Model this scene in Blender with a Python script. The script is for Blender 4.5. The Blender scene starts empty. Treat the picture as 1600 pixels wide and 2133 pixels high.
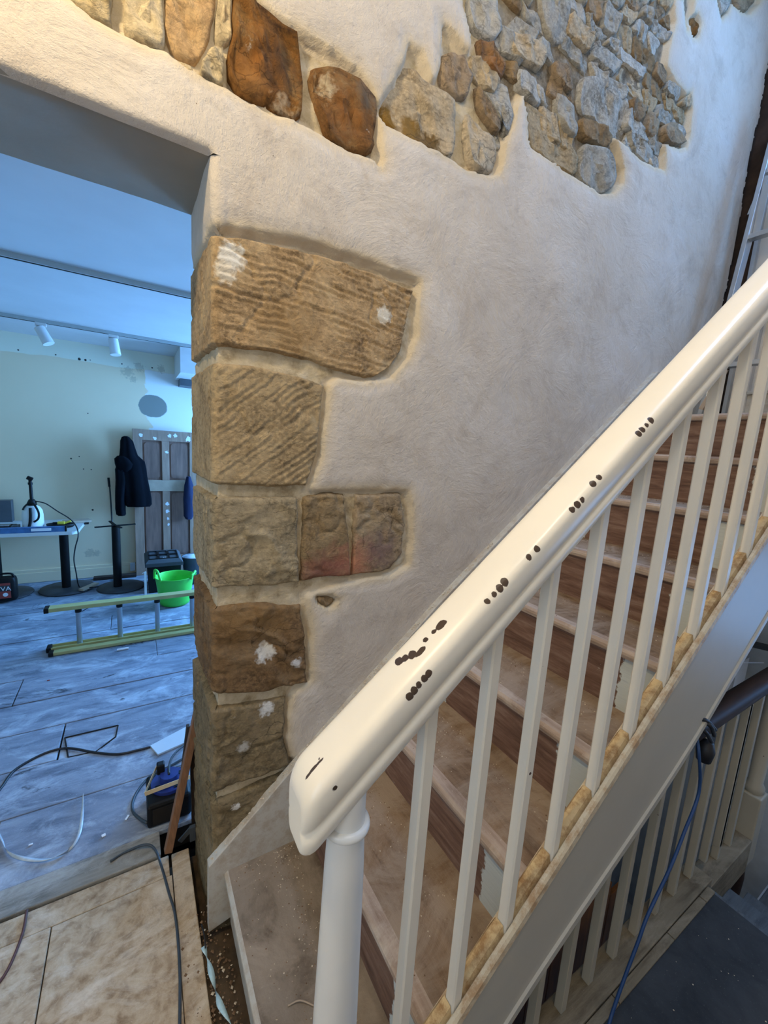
import bpy, bmesh, math, random
import numpy as np
from mathutils import Matrix, Vector
random.seed(7); RNG = np.random.default_rng(7)
C = bpy.context.scene.collection
SC = bpy.context.scene

# ------------------------------------------------------------------ camera
H = 1.55
F, CX, CY = 850.0, 800.0, 1066.5
_d = np.array([440 - CX, 6500 - CY, F]); _d /= np.linalg.norm(_d)
_n = np.array([280 - CX, -(_d[0] * (280 - CX) + _d[2] * F) / _d[1], F]); _n /= np.linalg.norm(_n)
_x = np.cross(_d, _n)
if _x[0] < 0: _x = -_x
R = np.array([_x, _n, -_d])
cam = bpy.data.objects.new('camera', bpy.data.cameras.new('camera')); C.objects.link(cam)
cam.data.sensor_fit = 'VERTICAL'; cam.data.sensor_height = 36.0; cam.data.lens = 36.0 * F / 2133.0
cam.data.clip_start = 0.02; cam.data.clip_end = 60
M = Matrix.Identity(4)
for r_ in range(3):
    M[r_][0] = R[r_, 0]; M[r_][1] = -R[r_, 1]; M[r_][2] = -R[r_, 2]
M[2][3] = H
cam.matrix_world = M
SC.camera = cam

# ------------------------------------------------------------------ light
SC.view_settings.view_transform = 'Standard'; SC.view_settings.look = 'None'
SC.view_settings.gamma = 1.0; SC.view_settings.use_curve_mapping = False
SC.view_settings.exposure = 0.12
w = bpy.data.worlds.new('daylight'); SC.world = w; w.use_nodes = True
w.node_tree.nodes['Background'].inputs[0].default_value = (0.45, 0.65, 1.0, 1)
w.node_tree.nodes['Background'].inputs[1].default_value = 0.35


def area(name, loc, target, sx, sy, power, col, spread=180):
    l = bpy.data.lights.new(name, 'AREA'); l.shape = 'RECTANGLE'; l.size = sx; l.size_y = sy
    l.energy = power; l.color = col; l.spread = math.radians(spread)
    o = bpy.data.objects.new(name, l); C.objects.link(o); o.location = loc
    o.rotation_euler = (Vector(target) - Vector(loc)).to_track_quat('-Z', 'Y').to_euler()
    return o


BLUE = (0.17, 0.46, 1.0)
# daylight through the windows of the back room, the stair landing and the stairwell
area('room_window_light', (2.75, 4.2, 1.5), (0, 4.2, 1.0), 1.4, 1.5, 300, BLUE)
area('landing_window_light', (3.42, 0.35, 3.55), (1.9, 1.0, 2.6), 0.8, 1.5, 42, (0.14, 0.45, 1.0))
area('rooflight_daylight', (2.05, 0.25, 4.40), (1.9, 0.6, 2.0), 0.9, 0.7, 38, (0.24, 0.50, 1.0))  # unseen rooflight, added to turn the middle of the wall bluer
area('hall_window_light', (-1.95, -0.5, 1.7), (0.6, 0.5, 1.0), 1.2, 1.5, 17, (0.62, 0.80, 1.0))  # cool fill for newel and balusters, from an added hall window out of view
area('stairwell_window_light', (3.35, -0.35, 0.75), (2.0, 0.4, -0.2), 0.8, 0.9, 8, BLUE)
# lit ceiling lamp in the hall (geometry further down)
LAMP = (-0.50, 0.62, 2.85)
pl = bpy.data.lights.new('hall_bulb_light', 'POINT'); pl.energy = 44; pl.color = (1.0, 0.80, 0.48); pl.shadow_soft_size = 0.06
po = bpy.data.objects.new('hall_bulb_light', pl); C.objects.link(po); po.location = (LAMP[0], LAMP[1], LAMP[2] - 0.02)
# added fill lamp, out of view, brightening the handrail and other top faces
pl2 = bpy.data.lights.new('hall_bulb_light', 'POINT'); pl2.energy = 28; pl2.color = (1.0, 0.93, 0.80); pl2.shadow_soft_size = 0.10
po2 = bpy.data.objects.new('hall_bulb_light.001', pl2); C.objects.link(po2); FILL_LAMP = (0.40, -0.12, 3.2); po2.location = (FILL_LAMP[0], FILL_LAMP[1], FILL_LAMP[2] - 0.02)


# ------------------------------------------------------------------ helpers
def ray(px, py): return R @ np.array([px - CX, py - CY, F])
def AY(px, py, Y): r = ray(px, py); return r * (Y / r[1]) + [0, 0, H]
def AZ(px, py, Z=0.0): r = ray(px, py); return r * ((Z - H) / r[2]) + [0, 0, H]
def AX(px, py, X): r = ray(px, py); return r * (X / r[0]) + [0, 0, H]


def hsh(ix, iy, iz, seed):
    n = (ix.astype(np.int64) * 374761393 + iy.astype(np.int64) * 668265263 + iz.astype(np.int64) * 2147483647 + seed * 1274126177) & 0xffffffff
    n = ((n ^ (n >> 13)) * 1274126177) & 0xffffffff
    n = n ^ (n >> 16)
    return (n & 0xffff) / 65535.0


def vnoise(x, y, z=None, seed=0):
    x = np.asarray(x, float); y = np.asarray(y, float)
    z = np.zeros_like(x) if z is None else np.asarray(z, float)
    ix, iy, iz = np.floor(x), np.floor(y), np.floor(z)
    fx, fy, fz = x - ix, y - iy, z - iz
    fx, fy, fz = [f * f * (3 - 2 * f) for f in (fx, fy, fz)]
    r = 0
    for a in (0, 1):
        for b in (0, 1):
            for c in (0, 1):
                wgt = (fx if a else 1 - fx) * (fy if b else 1 - fy) * (fz if c else 1 - fz)
                r = r + wgt * hsh(ix + a, iy + b, iz + c, seed)
    return r * 2 - 1


def fbm(x, y, z=None, o=4, seed=0):
    r = 0; a = 1.0; f = 1.0
    for k in range(o):
        r = r + a * vnoise(np.asarray(x) * f, np.asarray(y) * f, None if z is None else np.asarray(z) * f, seed + k); a *= 0.5; f *= 2.03
    return r / 1.9


def sstep(x): x = np.clip(x, 0, 1); return x * x * (3 - 2 * x)


# ---- materials
MATS = {}


def lin(c):
    return tuple((v / 12.92 if v <= 0.04045 else ((v + 0.055) / 1.055) ** 2.4) for v in [q / 255.0 for q in c])


class NT:
    def __init__(s, name):
        s.m = bpy.data.materials.new(name); s.m.use_nodes = True; s.t = s.m.node_tree
        s.b = s.t.nodes['Principled BSDF']; s.co = s.t.nodes.new('ShaderNodeTexCoord').outputs['Object']
    def n(s, typ, **kw):
        nd = s.t.nodes.new(typ)
        for k, v in kw.items(): setattr(nd, k, v)
        return nd
    def L(s, a, b): s.t.links.new(a, b)
    def mapping(s, scale=(1, 1, 1), rot=(0, 0, 0)):
        m = s.n('ShaderNodeMapping'); m.inputs['Scale'].default_value = scale; m.inputs['Rotation'].default_value = rot
        s.L(s.co, m.inputs['Vector']); return m.outputs[0]
    def noise(s, scale, vec=None, detail=4, rough=0.55, dist=0.0):
        nd = s.n('ShaderNodeTexNoise'); nd.inputs['Scale'].default_value = scale; nd.inputs['Detail'].default_value = detail
        nd.inputs['Roughness'].default_value = rough; nd.inputs['Distortion'].default_value = dist
        s.L(vec if vec is not None else s.co, nd.inputs['Vector']); return nd.outputs['Fac']
    def ramp(s, fac, stops):
        r = s.n('ShaderNodeValToRGB'); e = r.color_ramp.elements
        while len(e) < len(stops): e.new(0.5)
        for q, (p, c) in zip(e, stops):
            q.position = p; q.color = (*c, 1) if len(c) == 3 else c
        s.L(fac, r.inputs[0]); return r.outputs[0]
    def thr(s, fac, a, b):
        m = s.n('ShaderNodeMapRange'); m.inputs[1].default_value = a; m.inputs[2].default_value = b
        s.L(fac, m.inputs[0]); return m.outputs[0]
    def math(s, op, a, b=None):
        m = s.n('ShaderNodeMath', operation=op)
        for i, v in enumerate((a, b)):
            if v is None: continue
            if isinstance(v, (int, float)): m.inputs[i].default_value = v
            else: s.L(v, m.inputs[i])
        return m.outputs[0]
    def mix(s, fac, a, b):
        m = s.n('ShaderNodeMix', data_type='RGBA')
        for k, v in ((0, fac), (6, a), (7, b)):
            if isinstance(v, tuple): m.inputs[k].default_value = (*v, 1)
            elif isinstance(v, (int, float)): m.inputs[k].default_value = v
            else: s.L(v, m.inputs[k])
        return m.outputs[2]
    def spot(s, c, r, soft=0.35, wob=0.6, nscale=None, stretch=None):
        """mask of a mark of its own shape round point c"""
        nz = s.n('ShaderNodeTexNoise'); nz.inputs['Scale'].default_value = nscale or 2.2 / r; nz.inputs['Detail'].default_value = 3
        s.L(s.co, nz.inputs['Vector'])
        sb = s.n('ShaderNodeVectorMath', operation='SUBTRACT'); s.L(s.co, sb.inputs[0]); sb.inputs[1].default_value = tuple(c)
        v = sb.outputs[0]
        if stretch:
            ml = s.n('ShaderNodeVectorMath', operation='MULTIPLY'); s.L(v, ml.inputs[0]); ml.inputs[1].default_value = stretch; v = ml.outputs[0]
        ln = s.n('ShaderNodeVectorMath', operation='LENGTH'); s.L(v, ln.inputs[0])
        d = s.math('ADD', s.math('DIVIDE', ln.outputs['Value'], r), s.math('MULTIPLY', s.math('SUBTRACT', nz.outputs['Fac'], 0.5), wob * 2))
        return s.thr(d, 1.0 + soft / 2, 1.0 - soft / 2)
    def bump(s, h, strength=0.3, dist=0.01, prev=None):
        b = s.n('ShaderNodeBump'); b.inputs['Strength'].default_value = strength; b.inputs['Distance'].default_value = dist
        s.L(h, b.inputs['Height'])
        if prev is not None: s.L(prev, b.inputs['Normal'])
        return b.outputs[0]
    def done(s, col, rough=0.8, nrm=None, metal=0.0, spec=0.5, **kw):
        if isinstance(col, tuple): s.b.inputs['Base Color'].default_value = (*col, 1)
        else: s.L(col, s.b.inputs['Base Color'])
        if isinstance(rough, (int, float)): s.b.inputs['Roughness'].default_value = rough
        else: s.L(rough, s.b.inputs['Roughness'])
        s.b.inputs['Metallic'].default_value = metal; s.b.inputs['Specular IOR Level'].default_value = spec
        if nrm is not None: s.L(nrm, s.b.inputs['Normal'])
        for k, v in kw.items(): s.b.inputs[k.replace('_', ' ')].default_value = v
        MATS[s.m.name] = s.m; return s.m


def simple(name, rgb, rough=0.6, metal=0.0, var=0.12, scale=12, bump=0.0, bscale=60, chips=0.0, stretch=(1, 1, 1), spec=0.5):
    t = NT(name); c = lin(rgb); v = t.mapping(stretch)
    col = t.ramp(t.noise(scale, v), [(0.25, tuple(max(0, q * (1 - var)) for q in c)), (0.75, tuple(min(1, q * (1 + var)) for q in c))])
    if chips:
        col = t.mix(t.thr(t.noise(55, None, 2), chips, chips + 0.02), col, lin((70, 50, 38)))
    nrm = t.bump(t.noise(bscale, v), bump, 0.004) if bump else None
    return t.done(col, rough, nrm, metal, spec)


def stone_mat(name, c1, c2, c3, white=0.0, tool=0.0, marks=()):
    t = NT(name)
    crk = t.n('ShaderNodeTexVoronoi', feature='DISTANCE_TO_EDGE'); crk.inputs['Scale'].default_value = 13; dv = t.n('ShaderNodeVectorMath', operation='ADD'); nc_ = t.n('ShaderNodeTexNoise'); nc_.inputs['Scale'].default_value = 9; nc_.inputs['Detail'].default_value = 5; t.L(t.co, nc_.inputs['Vector']); sc_ = t.n('ShaderNodeVectorMath', operation='SCALE'); t.L(nc_.outputs['Color'], sc_.inputs[0]); sc_.inputs['Scale'].default_value = 0.16; t.L(t.mapping((1, 1, 1.7)), dv.inputs[0]); t.L(sc_.outputs[0], dv.inputs[1]); t.L(dv.outputs[0], crk.inputs['Vector'])
    crack = t.math('MULTIPLY', t.thr(crk.outputs['Distance'], 0.035, 0.0), t.thr(t.noise(5, None, 3), 0.46, 0.60))
    info = t.n('ShaderNodeObjectInfo').outputs['Random']
    base = t.ramp(t.noise(7, None, 6, 0.65, 0.6), [(0.30, lin(c1)), (0.50, lin(c2)), (0.72, lin(c3))])
    fine = t.noise(85, None, 4, 0.7)
    base = t.mix(t.thr(fine, 0.42, 0.75), base, lin([min(255, q * 1.22) for q in c2]))
    base = t.mix(t.math('MULTIPLY', t.thr(t.noise(30, t.mapping((1, 1, 3)), 5, 0.7), 0.52, 0.72), 0.55), base, lin([q * 0.55 for q in c1]))
    g = t.n('ShaderNodeHueSaturation'); t.L(base, g.inputs['Color']); t.L(t.thr(info, -1.2, 1.6), g.inputs['Saturation'])
    g.inputs['Saturation'].default_value = 1
    vv = t.n('ShaderNodeMapRange'); t.L(info, vv.inputs[0]); vv.inputs[3].default_value = 0.85; vv.inputs[4].default_value = 1.15
    t.L(vv.outputs[0], g.inputs['Value'])
    sv = t.n('ShaderNodeMapRange'); t.L(info, sv.inputs[0]); sv.inputs[3].default_value = 1.1; sv.inputs[4].default_value = 0.85
    t.L(sv.outputs[0], g.inputs['Saturation'])
    col = g.outputs[0]
    if white: col = t.mix(t.math('MULTIPLY', t.thr(t.noise(11, None, 8, 0.75), 1 - white, 1 - white + 0.05), 0.75), col, lin((226, 218, 205)))
    for mk_ in marks: col = t.mix(t.math('MULTIPLY', t.spot(mk_[0], mk_[1], 0.35 if len(mk_) < 4 else 1.1, 0.6 if len(mk_) < 4 else 0.9), 1.0 if len(mk_) < 4 else mk_[3]), col, lin(mk_[2]))
    if not name.startswith('quoin_o') and not name.startswith('quoin_b'): col = t.mix(t.math('MULTIPLY', crack, 0.6), col, lin([q * 0.4 for q in c1]))
    nrm = t.bump(t.noise(26, None, 8, 0.7, 0.8), 0.8, 0.014)
    nrm = t.bump(t.noise(160, None, 4, 0.7), 0.35, 0.002, nrm)
    return t.done(col, 0.92, nrm, spec=0.2)


def P(px, py, Y=1.165): return tuple(AY(px, py, Y))
stone_mat('quoin_ochre', (112, 86, 52), (160, 130, 86), (186, 160, 116), 0.30, marks=[(P(485, 530), 0.035, (232, 226, 214)), (P(470, 560), 0.03, (222, 210, 190)), (P(806, 655), 0.028, (224, 216, 200)), (P(600, 690), 0.07, (138, 104, 58), .5)])
stone_mat('quoin_buff', (112, 90, 58), (156, 132, 92), (182, 160, 120), 0.27)
stone_mat('quoin_grey', (112, 98, 74), (150, 134, 104), (172, 156, 126), 0.25)
stone_mat('quoin_stain', (108, 90, 68), (146, 126, 98), (166, 148, 120), 0.25, marks=[(P(750, 1172), 0.06, (186, 122, 94), .7), (P(700, 1190), 0.065, (150, 92, 84), .6), (P(655, 1195), 0.05, (134, 86, 76), .6), (P(800, 1150), 0.06, (126, 102, 100), .7)])
stone_mat('quoin_rust', (70, 52, 34), (118, 92, 62), (150, 126, 94), 0.28, marks=[(P(556, 1362), 0.034, (226, 222, 214)), (P(553, 1340), 0.014, (226, 222, 214)), (P(622, 1385), 0.022, (210, 206, 200)), (P(500, 1300), 0.06, (140, 106, 62), .5), (P(570, 1300), 0.05, (138, 104, 60), .5)])
stone_mat('quoin_foot', (84, 72, 52), (124, 108, 80), (148, 130, 102), 0.27, marks=[(P(560, 1482), 0.028, (222, 220, 214)), (P(490, 1500), 0.012, (236, 234, 230)), (P(510, 1565), 0.024, (188, 184, 176)), (P(492, 1688), 0.016, (226, 222, 214)), (P(512, 1672), 0.006, (10, 10, 10))])
stone_mat('stone_pale', (140, 120, 88), (186, 168, 134), (208, 194, 166), 0.35)
stone_mat('stone_tan', (136, 104, 62), (172, 138, 92), (196, 168, 124), 0.22)
stone_mat('stone_rust', (64, 46, 32), (118, 84, 50), (162, 136, 100), 0.36, marks=[(P(555, 110), 0.05, (150, 98, 48), .7), (P(525, 150), 0.04, (160, 112, 62), .7), (P(590, 130), 0.045, (84, 64, 48), .8), (P(730, 230), 0.05, (142, 92, 46), .7), (P(600, 215), 0.03, (204, 186, 158), .9), (P(680, 170), 0.025, (214, 198, 168), .9), (P(770, 190), 0.03, (120, 104, 86), .9), (P(1040, 140), 0.05, (150, 96, 44), .6)])
stone_mat('stone_buff', (138, 120, 92), (170, 152, 124), (186, 172, 148), 0.22, marks=[(P(812, 240), 0.06, (132, 100, 46)), (P(870, 265), 0.05, (138, 108, 58)), (P(900, 295), 0.05, (112, 90, 56))])
stone_mat('stone_grey', (122, 116, 104), (160, 154, 142), (182, 178, 168), 0.3)
stone_mat('stone_brown', (96, 76, 54), (138, 116, 88), (160, 142, 116), 0.25)

t = NT('plaster_front')   # bare lime plaster, mortar shows in the recesses (mask stored on the mesh)
at = t.n('ShaderNodeAttribute', attribute_name='recess').outputs['Fac']
a2 = t.n('ShaderNodeAttribute', attribute_name='lip').outputs['Fac']
c = t.ramp(t.noise(1.6, None, 6, 0.6, 0.4), [(0.3, lin((196, 184, 170))), (0.5, lin((206, 196, 184))), (0.72, lin((214, 206, 198)))])
c = t.mix(t.math('MULTIPLY', t.thr(t.noise(6, None, 8, 0.75, 0.5), 0.50, 0.66), 0.42), c, lin((168, 154, 140)))
c = t.mix(t.math('MULTIPLY', t.thr(t.noise(3.1, t.mapping((1, 1, 0.6)), 8, 0.8, 1.0), 0.55, 0.7), 0.35), c, lin((224, 218, 212)))
c = t.mix(t.thr(t.noise(95, None, 2), 0.78, 0.80), c, lin((120, 104, 88)))
c = t.mix(t.math('MULTIPLY', a2, 0.7), c, lin((208, 190, 158)))
mo = t.ramp(t.noise(18, None, 6, 0.7), [(0.3, lin((150, 130, 100))), (0.5, lin((196, 180, 150))), (0.8, lin((218, 206, 184)))])
sx = t.n('ShaderNodeSeparateXYZ'); t.L(t.co, sx.inputs[0])
mo = t.mix(t.math('MULTIPLY', t.thr(sx.outputs[0], 0.98, 1.12), t.thr(sx.outputs[2], 2.3, 2.4)), mo, t.ramp(t.noise(24, None, 8, 0.75), [(0.3, lin((70, 60, 48))), (0.5, lin((128, 116, 98))), (0.75, lin((168, 160, 146)))]))
c = t.mix(at, c, mo)
nr = t.bump(t.noise(4, None, 9, 0.72, 0.4), 0.6, 0.035)
nr = t.bump(t.noise(60, None, 6, 0.75), 0.40, 0.005, nr)
t.done(c, 0.95, nr, spec=0.15)

simple('plaster_plain', (196, 188, 176), 0.95, bump=0.2, bscale=30, scale=3)
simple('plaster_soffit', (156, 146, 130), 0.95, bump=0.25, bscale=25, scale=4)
simple('hall_paint', (205, 198, 188), 0.9, scale=2)
t = NT('room_wall_paint')
c = t.ramp(t.noise(1.2, None, 4), [(0.3, lin((232, 210, 174))), (0.7, lin((238, 217, 182)))])
top = t.n('ShaderNodeSeparateXYZ'); t.L(t.co, top.inputs[0])
edge = t.math('ADD', top.outputs[2], t.math('MULTIPLY', t.math('SUBTRACT', t.noise(2.5, None, 4), 0.5), 0.06))
c = t.mix(t.thr(edge, 2.195, 2.20), c, lin((238, 232, 208)))            # lighter band where a cornice was
bare = t.math('MULTIPLY', t.thr(t.math('ADD', top.outputs[0], t.math('MULTIPLY', t.noise(3.2, None, 5), 0.9)), 0.60, 0.63), t.thr(edge, 2.2, 2.19))
c = t.mix(t.math('MULTIPLY', bare, 0.85), c, lin((236, 238, 236)))      # bare skim towards the corner
c = t.mix(t.spot((0.335 - 0.16, 5.13, 1.83), 0.135, 0.06, 0.12, 14, (1, 1, 1.15)), c, lin((134, 136, 128)))  # grey patch of filler
for (px, py, r) in [(38, 729, .012), (116, 739, .012), (165, 748, .022), (178, 750, .018), (188, 750, .008), (254, 758, .012), (317, 766, .014), (183, 861, .01), (148, 955, .014), (165, 951, .01), (174, 977, .01), (190, 978, .01), (193, 1062, .016)]:
    c = t.mix(t.spot(tuple(AY(px, py, 5.13)), r * .55, 0.3, 0.7), c, lin((38, 34, 28)))
for (px, py, r) in [(187, 1152, .04), (201, 1152, .03), (265, 775, .05), (290, 765, .04), (335, 770, .035), (278, 790, .03)]:
    c = t.mix(t.math('MULTIPLY', t.spot(tuple(AY(px, py, 5.13)), r, 0.5, 1.3), 0.45), c, lin((170, 160, 136)))
t.done(c, 0.8, t.bump(t.noise(14), 0.05, 0.01))
simple('room_ceiling_paint', (214, 214, 214), 0.9, var=0.05, scale=3)
simple('white_gloss', (222, 222, 220), 0.4, var=0.05)

# old dusty boards
def board_mat(name, c1, c2, c3, dust, dustcol, sc=(1.2, 9, 9), dark=0.68, spec=0.25):
    t = NT(name)
    base = t.ramp(t.noise(4, t.mapping(sc), 6, 0.65, 0.4), [(0.3, lin(c1)), (0.5, lin(c2)), (0.75, lin(c3))])
    base = t.mix(t.math('MULTIPLY', t.thr(t.noise(3.3, t.mapping((1, 1.8, 1)), 8, 0.72, 0.7), 1 - dust, 1 - dust + 0.16), 0.85), base, lin(dustcol))
    base = t.mix(t.math('MULTIPLY', t.thr(t.noise(2.1, t.mapping((1, 2.2, 1)), 7, 0.75, 1.0), dark, dark + 0.06), 0.8), base, lin([q * 0.35 for q in c1]))
    base = t.mix(t.math('MULTIPLY', t.thr(t.noise(130, None, 3, 0.8), 0.62, 0.7), 0.5), base, lin(dustcol))
    n = t.bump(t.noise(9, t.mapping(sc), 7, 0.7), 0.35, 0.01)
    n = t.bump(t.noise(90, None, 4), 0.25, 0.003, n)
    return t.done(base, 0.85, n, spec=spec)
board_mat('floorboard_grey', (96, 104, 118), (128, 136, 150), (148, 156, 168), 0.50, (182, 192, 204), (1.2, 4, 4), dark=0.60)
board_mat('threshold_board', (100, 98, 92), (140, 136, 128), (160, 156, 146), 0.5, (180, 176, 168))
board_mat('plywood_dusty', (140, 116, 90), (184, 162, 134), (208, 190, 164), 0.50, (222, 210, 192), (6, 7, 5), dark=0.64)
board_mat('tread_wood', (100, 78, 60), (132, 108, 86), (150, 126, 102), 0.60, (164, 146, 128), (9, 1.5, 9), dark=0.66)
board_mat('first_tread', (100, 86, 72), (136, 122, 106), (150, 136, 120), 0.50, (162, 146, 128), (3, 2, 3), dark=0.66)
board_mat('nosing_wood', (142, 120, 104), (176, 156, 140), (196, 180, 166), 0.5, (198, 184, 170), (9, 1, 9), dark=0.70)
board_mat('dark_floor', (44, 46, 48), (56, 58, 60), (66, 68, 70), 0.36, (92, 92, 90), (2, 2, 2), dark=0.8)
board_mat('blue_floor', (70, 74, 78), (92, 98, 102), (110, 116, 120), 0.40, (140, 144, 146), dark=0.72)
board_mat('plate_dusty', (92, 80, 62), (124, 110, 88), (140, 128, 106), 0.5, (154, 140, 118), dark=0.66)
t = NT('riser_bare')    # painted ends, bare wood where a carpet ran
sx = t.n('ShaderNodeSeparateXYZ'); t.L(t.co, sx.inputs[0])
yy = t.math('ADD', sx.outputs[1], t.math('MULTIPLY', t.math('SUBTRACT', t.noise(14, None, 6, 0.7), 0.5), 0.09))
pm = t.math('MAXIMUM', t.thr(yy, 1.085, 1.09), t.thr(yy, 0.605, 0.60))
c = t.ramp(t.noise(5, t.mapping((6, 1, 9)), 6, 0.7, 0.4), [(0.3, lin((84, 58, 46))), (0.52, lin((122, 92, 76))), (0.75, lin((152, 128, 114)))])
c = t.mix(t.thr(t.noise(22, None, 6, 0.8), 0.66, 0.72), c, lin((190, 184, 176)))
c = t.mix(pm, c, lin((205, 212, 210)))
t.done(c, 0.7, t.bump(t.noise(8, t.mapping((6, 1, 12)), 6), 0.3, 0.006))

# gloss cream paint, chipped
def paint(name, rgb, marks=(), chips=0.80, rough=0.34, worn=None):
    t = NT(name); c0 = lin(rgb)
    c = t.ramp(t.noise(6, None, 5), [(0.3, tuple(q * 0.94 for q in c0)), (0.7, c0)])
    if worn: c = t.mix(t.math('MULTIPLY', t.thr(t.noise(24, None, 7, 0.75), 0.44, 0.62), worn[1]), c, lin(worn[0]))
    c = t.mix(t.thr(t.noise(48, None, 2, 0.4), chips, chips + 0.012), c, lin((74, 52, 40)))
    for (p, r, st) in marks: c = t.mix(t.spot(p, r, 0.12, 1.0, 55, st), c, lin((72, 56, 44)))
    n = t.bump(t.noise(30, None, 3), 0.10, 0.004)
    return t.done(c, rough, n, spec=0.5)
def PN(px, py, n):
    a_ = math.radians(38.7); r_ = ray(px, py); return tuple(r_ * ((n - math.cos(a_) * H) / (-math.sin(a_) * r_[0] + math.cos(a_) * r_[2])) + [0, 0, H])
def PR(px, py):
    '''point where the line of sight meets the handrail'''
    a_ = math.radians(38.7); r_ = ray(px, py); ny_ = -math.sin(a_) * r_[0] + math.cos(a_) * r_[2]; n0 = math.cos(a_) * H
    for Y_ in np.linspace(.405, .486, 600):
        n_ = n0 + ny_ / r_[1] * Y_; c_ = abs((Y_ - .446) / .038)
        if c_ <= 1 and n_ <= .745 + .023 * math.sqrt(max(0, 1 - c_ ** (2 / .55))) ** .7: return tuple(r_ * (Y_ / r_[1]) + [0, 0, H])
    return PN(px, py, .75)
mk = [(PN(878, 1358, .766), .008, (.6, 1.6, 1)), (PN(860, 1364, .766), .007, (1, 1, 1)), (PN(832, 1378, .767), .0065, (1, 1, 1)), (PN(922, 1302, .766), .009, (.7, 1.5, 1)), (PN(905, 1318, .766), .005, (1, 1, 1)), (PN(888, 1335, .766), .005, (1, 1, 1)), (PN(845, 1372, .766), .006, (1, 1, 1)), (PN(668, 1585, .764), .004, (1, 1, 1)), (PN(660, 1600, .764), .008, (.4, 3, .6)),
      (P(700, 1645, .405), .005, (1, 1, 1))]
for (xa, ya, xb_, yb_, n_, r_) in ((853, 1450, 893, 1402, 5, .0065), (1015, 1253, 1030, 1238, 2, .006), (1040, 1225, 1052, 1212, 2, .008), (1102, 1160, 1118, 1143, 2, .007), (1192, 1062, 1214, 1040, 3, .007), (1236, 1008, 1250, 995, 2, .007), (1330, 903, 1356, 876, 4, .008)):
    for k_ in range(n_):
        u_ = k_ / (n_ - 1); mk.append((PR(xa + (xb_ - xa) * u_, ya + (yb_ - ya) * u_), r_ * .8, (1, 1, 1)))
paint('handrail_cream', (243, 234, 216), mk, 0.83, 0.30)
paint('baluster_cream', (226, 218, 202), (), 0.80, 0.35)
paint('newel_white', (222, 221, 216), [(P(737, 1752, .40), .006, (1, 1, 1))], 0.86, 0.3)
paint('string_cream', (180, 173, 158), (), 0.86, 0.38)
paint('string_top', (214, 198, 168), (), 0.84, 0.5, ((168, 128, 84), 0.8))
paint('fillet_worn', (198, 172, 128), (), 0.9, 0.75, ((140, 104, 62), 0.9))
paint('wall_string_paint', (194, 190, 180), (), 0.88, 0.45, ((160, 138, 112), 0.55))
paint('lower_baluster', (172, 162, 142), (), 0.80, 0.5)  # duller than the stair balusters: shade and dust mixed into the cream
simple('dark_mahogany', (54, 36, 28), 0.55, spec=0.25, var=0.3, stretch=(2, 20, 20), scale=5)
simple('timber_lath', (128, 92, 66), 0.7, var=0.3, stretch=(20, 20, 2), scale=6, bump=0.2)
simple('dark_timber', (46, 32, 24), 0.8, var=0.4, bump=0.3)
simple('black_plastic', (12, 12, 14), 0.55, spec=0.3)
simple('black_metal', (7, 7, 9), 0.6, spec=0.25)
simple('grey_plastic', (74, 80, 86), 0.5)
simple('jacket_cloth', (9, 12, 18), 0.95, spec=0.1, var=0.3, scale=9, bump=0.4, bscale=14)
simple('bottle_white', (226, 232, 232), 0.35, var=0.03)
simple('tub_green', (74, 205, 74), 0.45, var=0.08)
simple('level_blue', (60, 104, 150), 0.5, var=0.35, scale=20)
simple('label_red', (150, 60, 52), 0.5); simple('label_white', (226, 226, 226), 0.5)
simple('aluminium', (176, 180, 184), 0.32, 0.85, var=0.1)
simple('fibreglass_yellow', (176, 170, 112), 0.5, var=0.1)
simple('yellow_plastic', (222, 200, 66), 0.5)
simple('table_laminate', (206, 208, 206), 0.4, var=0.04)
simple('base_plate_metal', (58, 60, 64), 0.55, var=0.4, scale=7)
simple('plank_raw', (176, 156, 134), 0.8, bump=0.2)
simple('bag_navy', (20, 28, 60), 0.9)
simple('cable_black', (28, 28, 32), 0.5); simple('cable_blue', (34, 66, 112), 0.45); simple('cable_grey', (58, 66, 74), 0.5)
simple('cable_brown', (88, 54, 46), 0.6)
simple('strap_clear', (190, 200, 206), 0.25, var=0.2, scale=30)
simple('tape_cyan', (182, 214, 226), 0.25, var=0.25, scale=40)
simple('masking_tape', (214, 190, 150), 0.7)
simple('reel_blue', (36, 52, 120), 0.4, var=0.2)
simple('paper_white', (226, 228, 230), 0.6, var=0.03)
simple('card_white', (196, 204, 210), 0.6, var=0.04)
simple('dirt', (82, 66, 48), 1.0, var=0.5, scale=18, bump=0.9, bscale=30)
simple('void_dark', (26, 20, 16), 1.0, var=0.5)
simple('crumb', (206, 190, 166), 0.95, var=0.2)
simple('crumb_brown', (128, 100, 74), 0.95, var=0.3)
simple('track_grey', (182, 188, 186), 0.45, var=0.05)
simple('pine_orange', (176, 104, 40), 0.5, var=0.35, stretch=(8, 8, 1), scale=4)
simple('door_wood', (156, 128, 108), 0.75, var=0.25, stretch=(9, 9, 1.2), scale=4, bump=0.15)
simple('door_panel_wood', (126, 96, 82), 0.75, var=0.3, stretch=(9, 9, 1.2), scale=4, bump=0.15)
simple('pale_blue_wall', (196, 204, 210), 0.85)
simple('brick_dark', (52, 38, 30), 0.95, var=0.5, scale=16, bump=0.8, bscale=25)
simple('charcoal_board', (58, 62, 66), 0.7)
simple('lamp_white', (240, 236, 226), 0.4)
gm = NT('window_glass'); gm.done((0.9, 0.95, 1.0), 0.05, None, 0.0, 0.5, Transmission_Weight=1.0)
em = NT('bulb_glow'); em.done((1, 0.9, 0.75), 0.4, None, 0, 0.5); em.b.inputs['Emission Color'].default_value = (1.0, 0.82, 0.6, 1); em.b.inputs['Emission Strength'].default_value = 8


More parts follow.
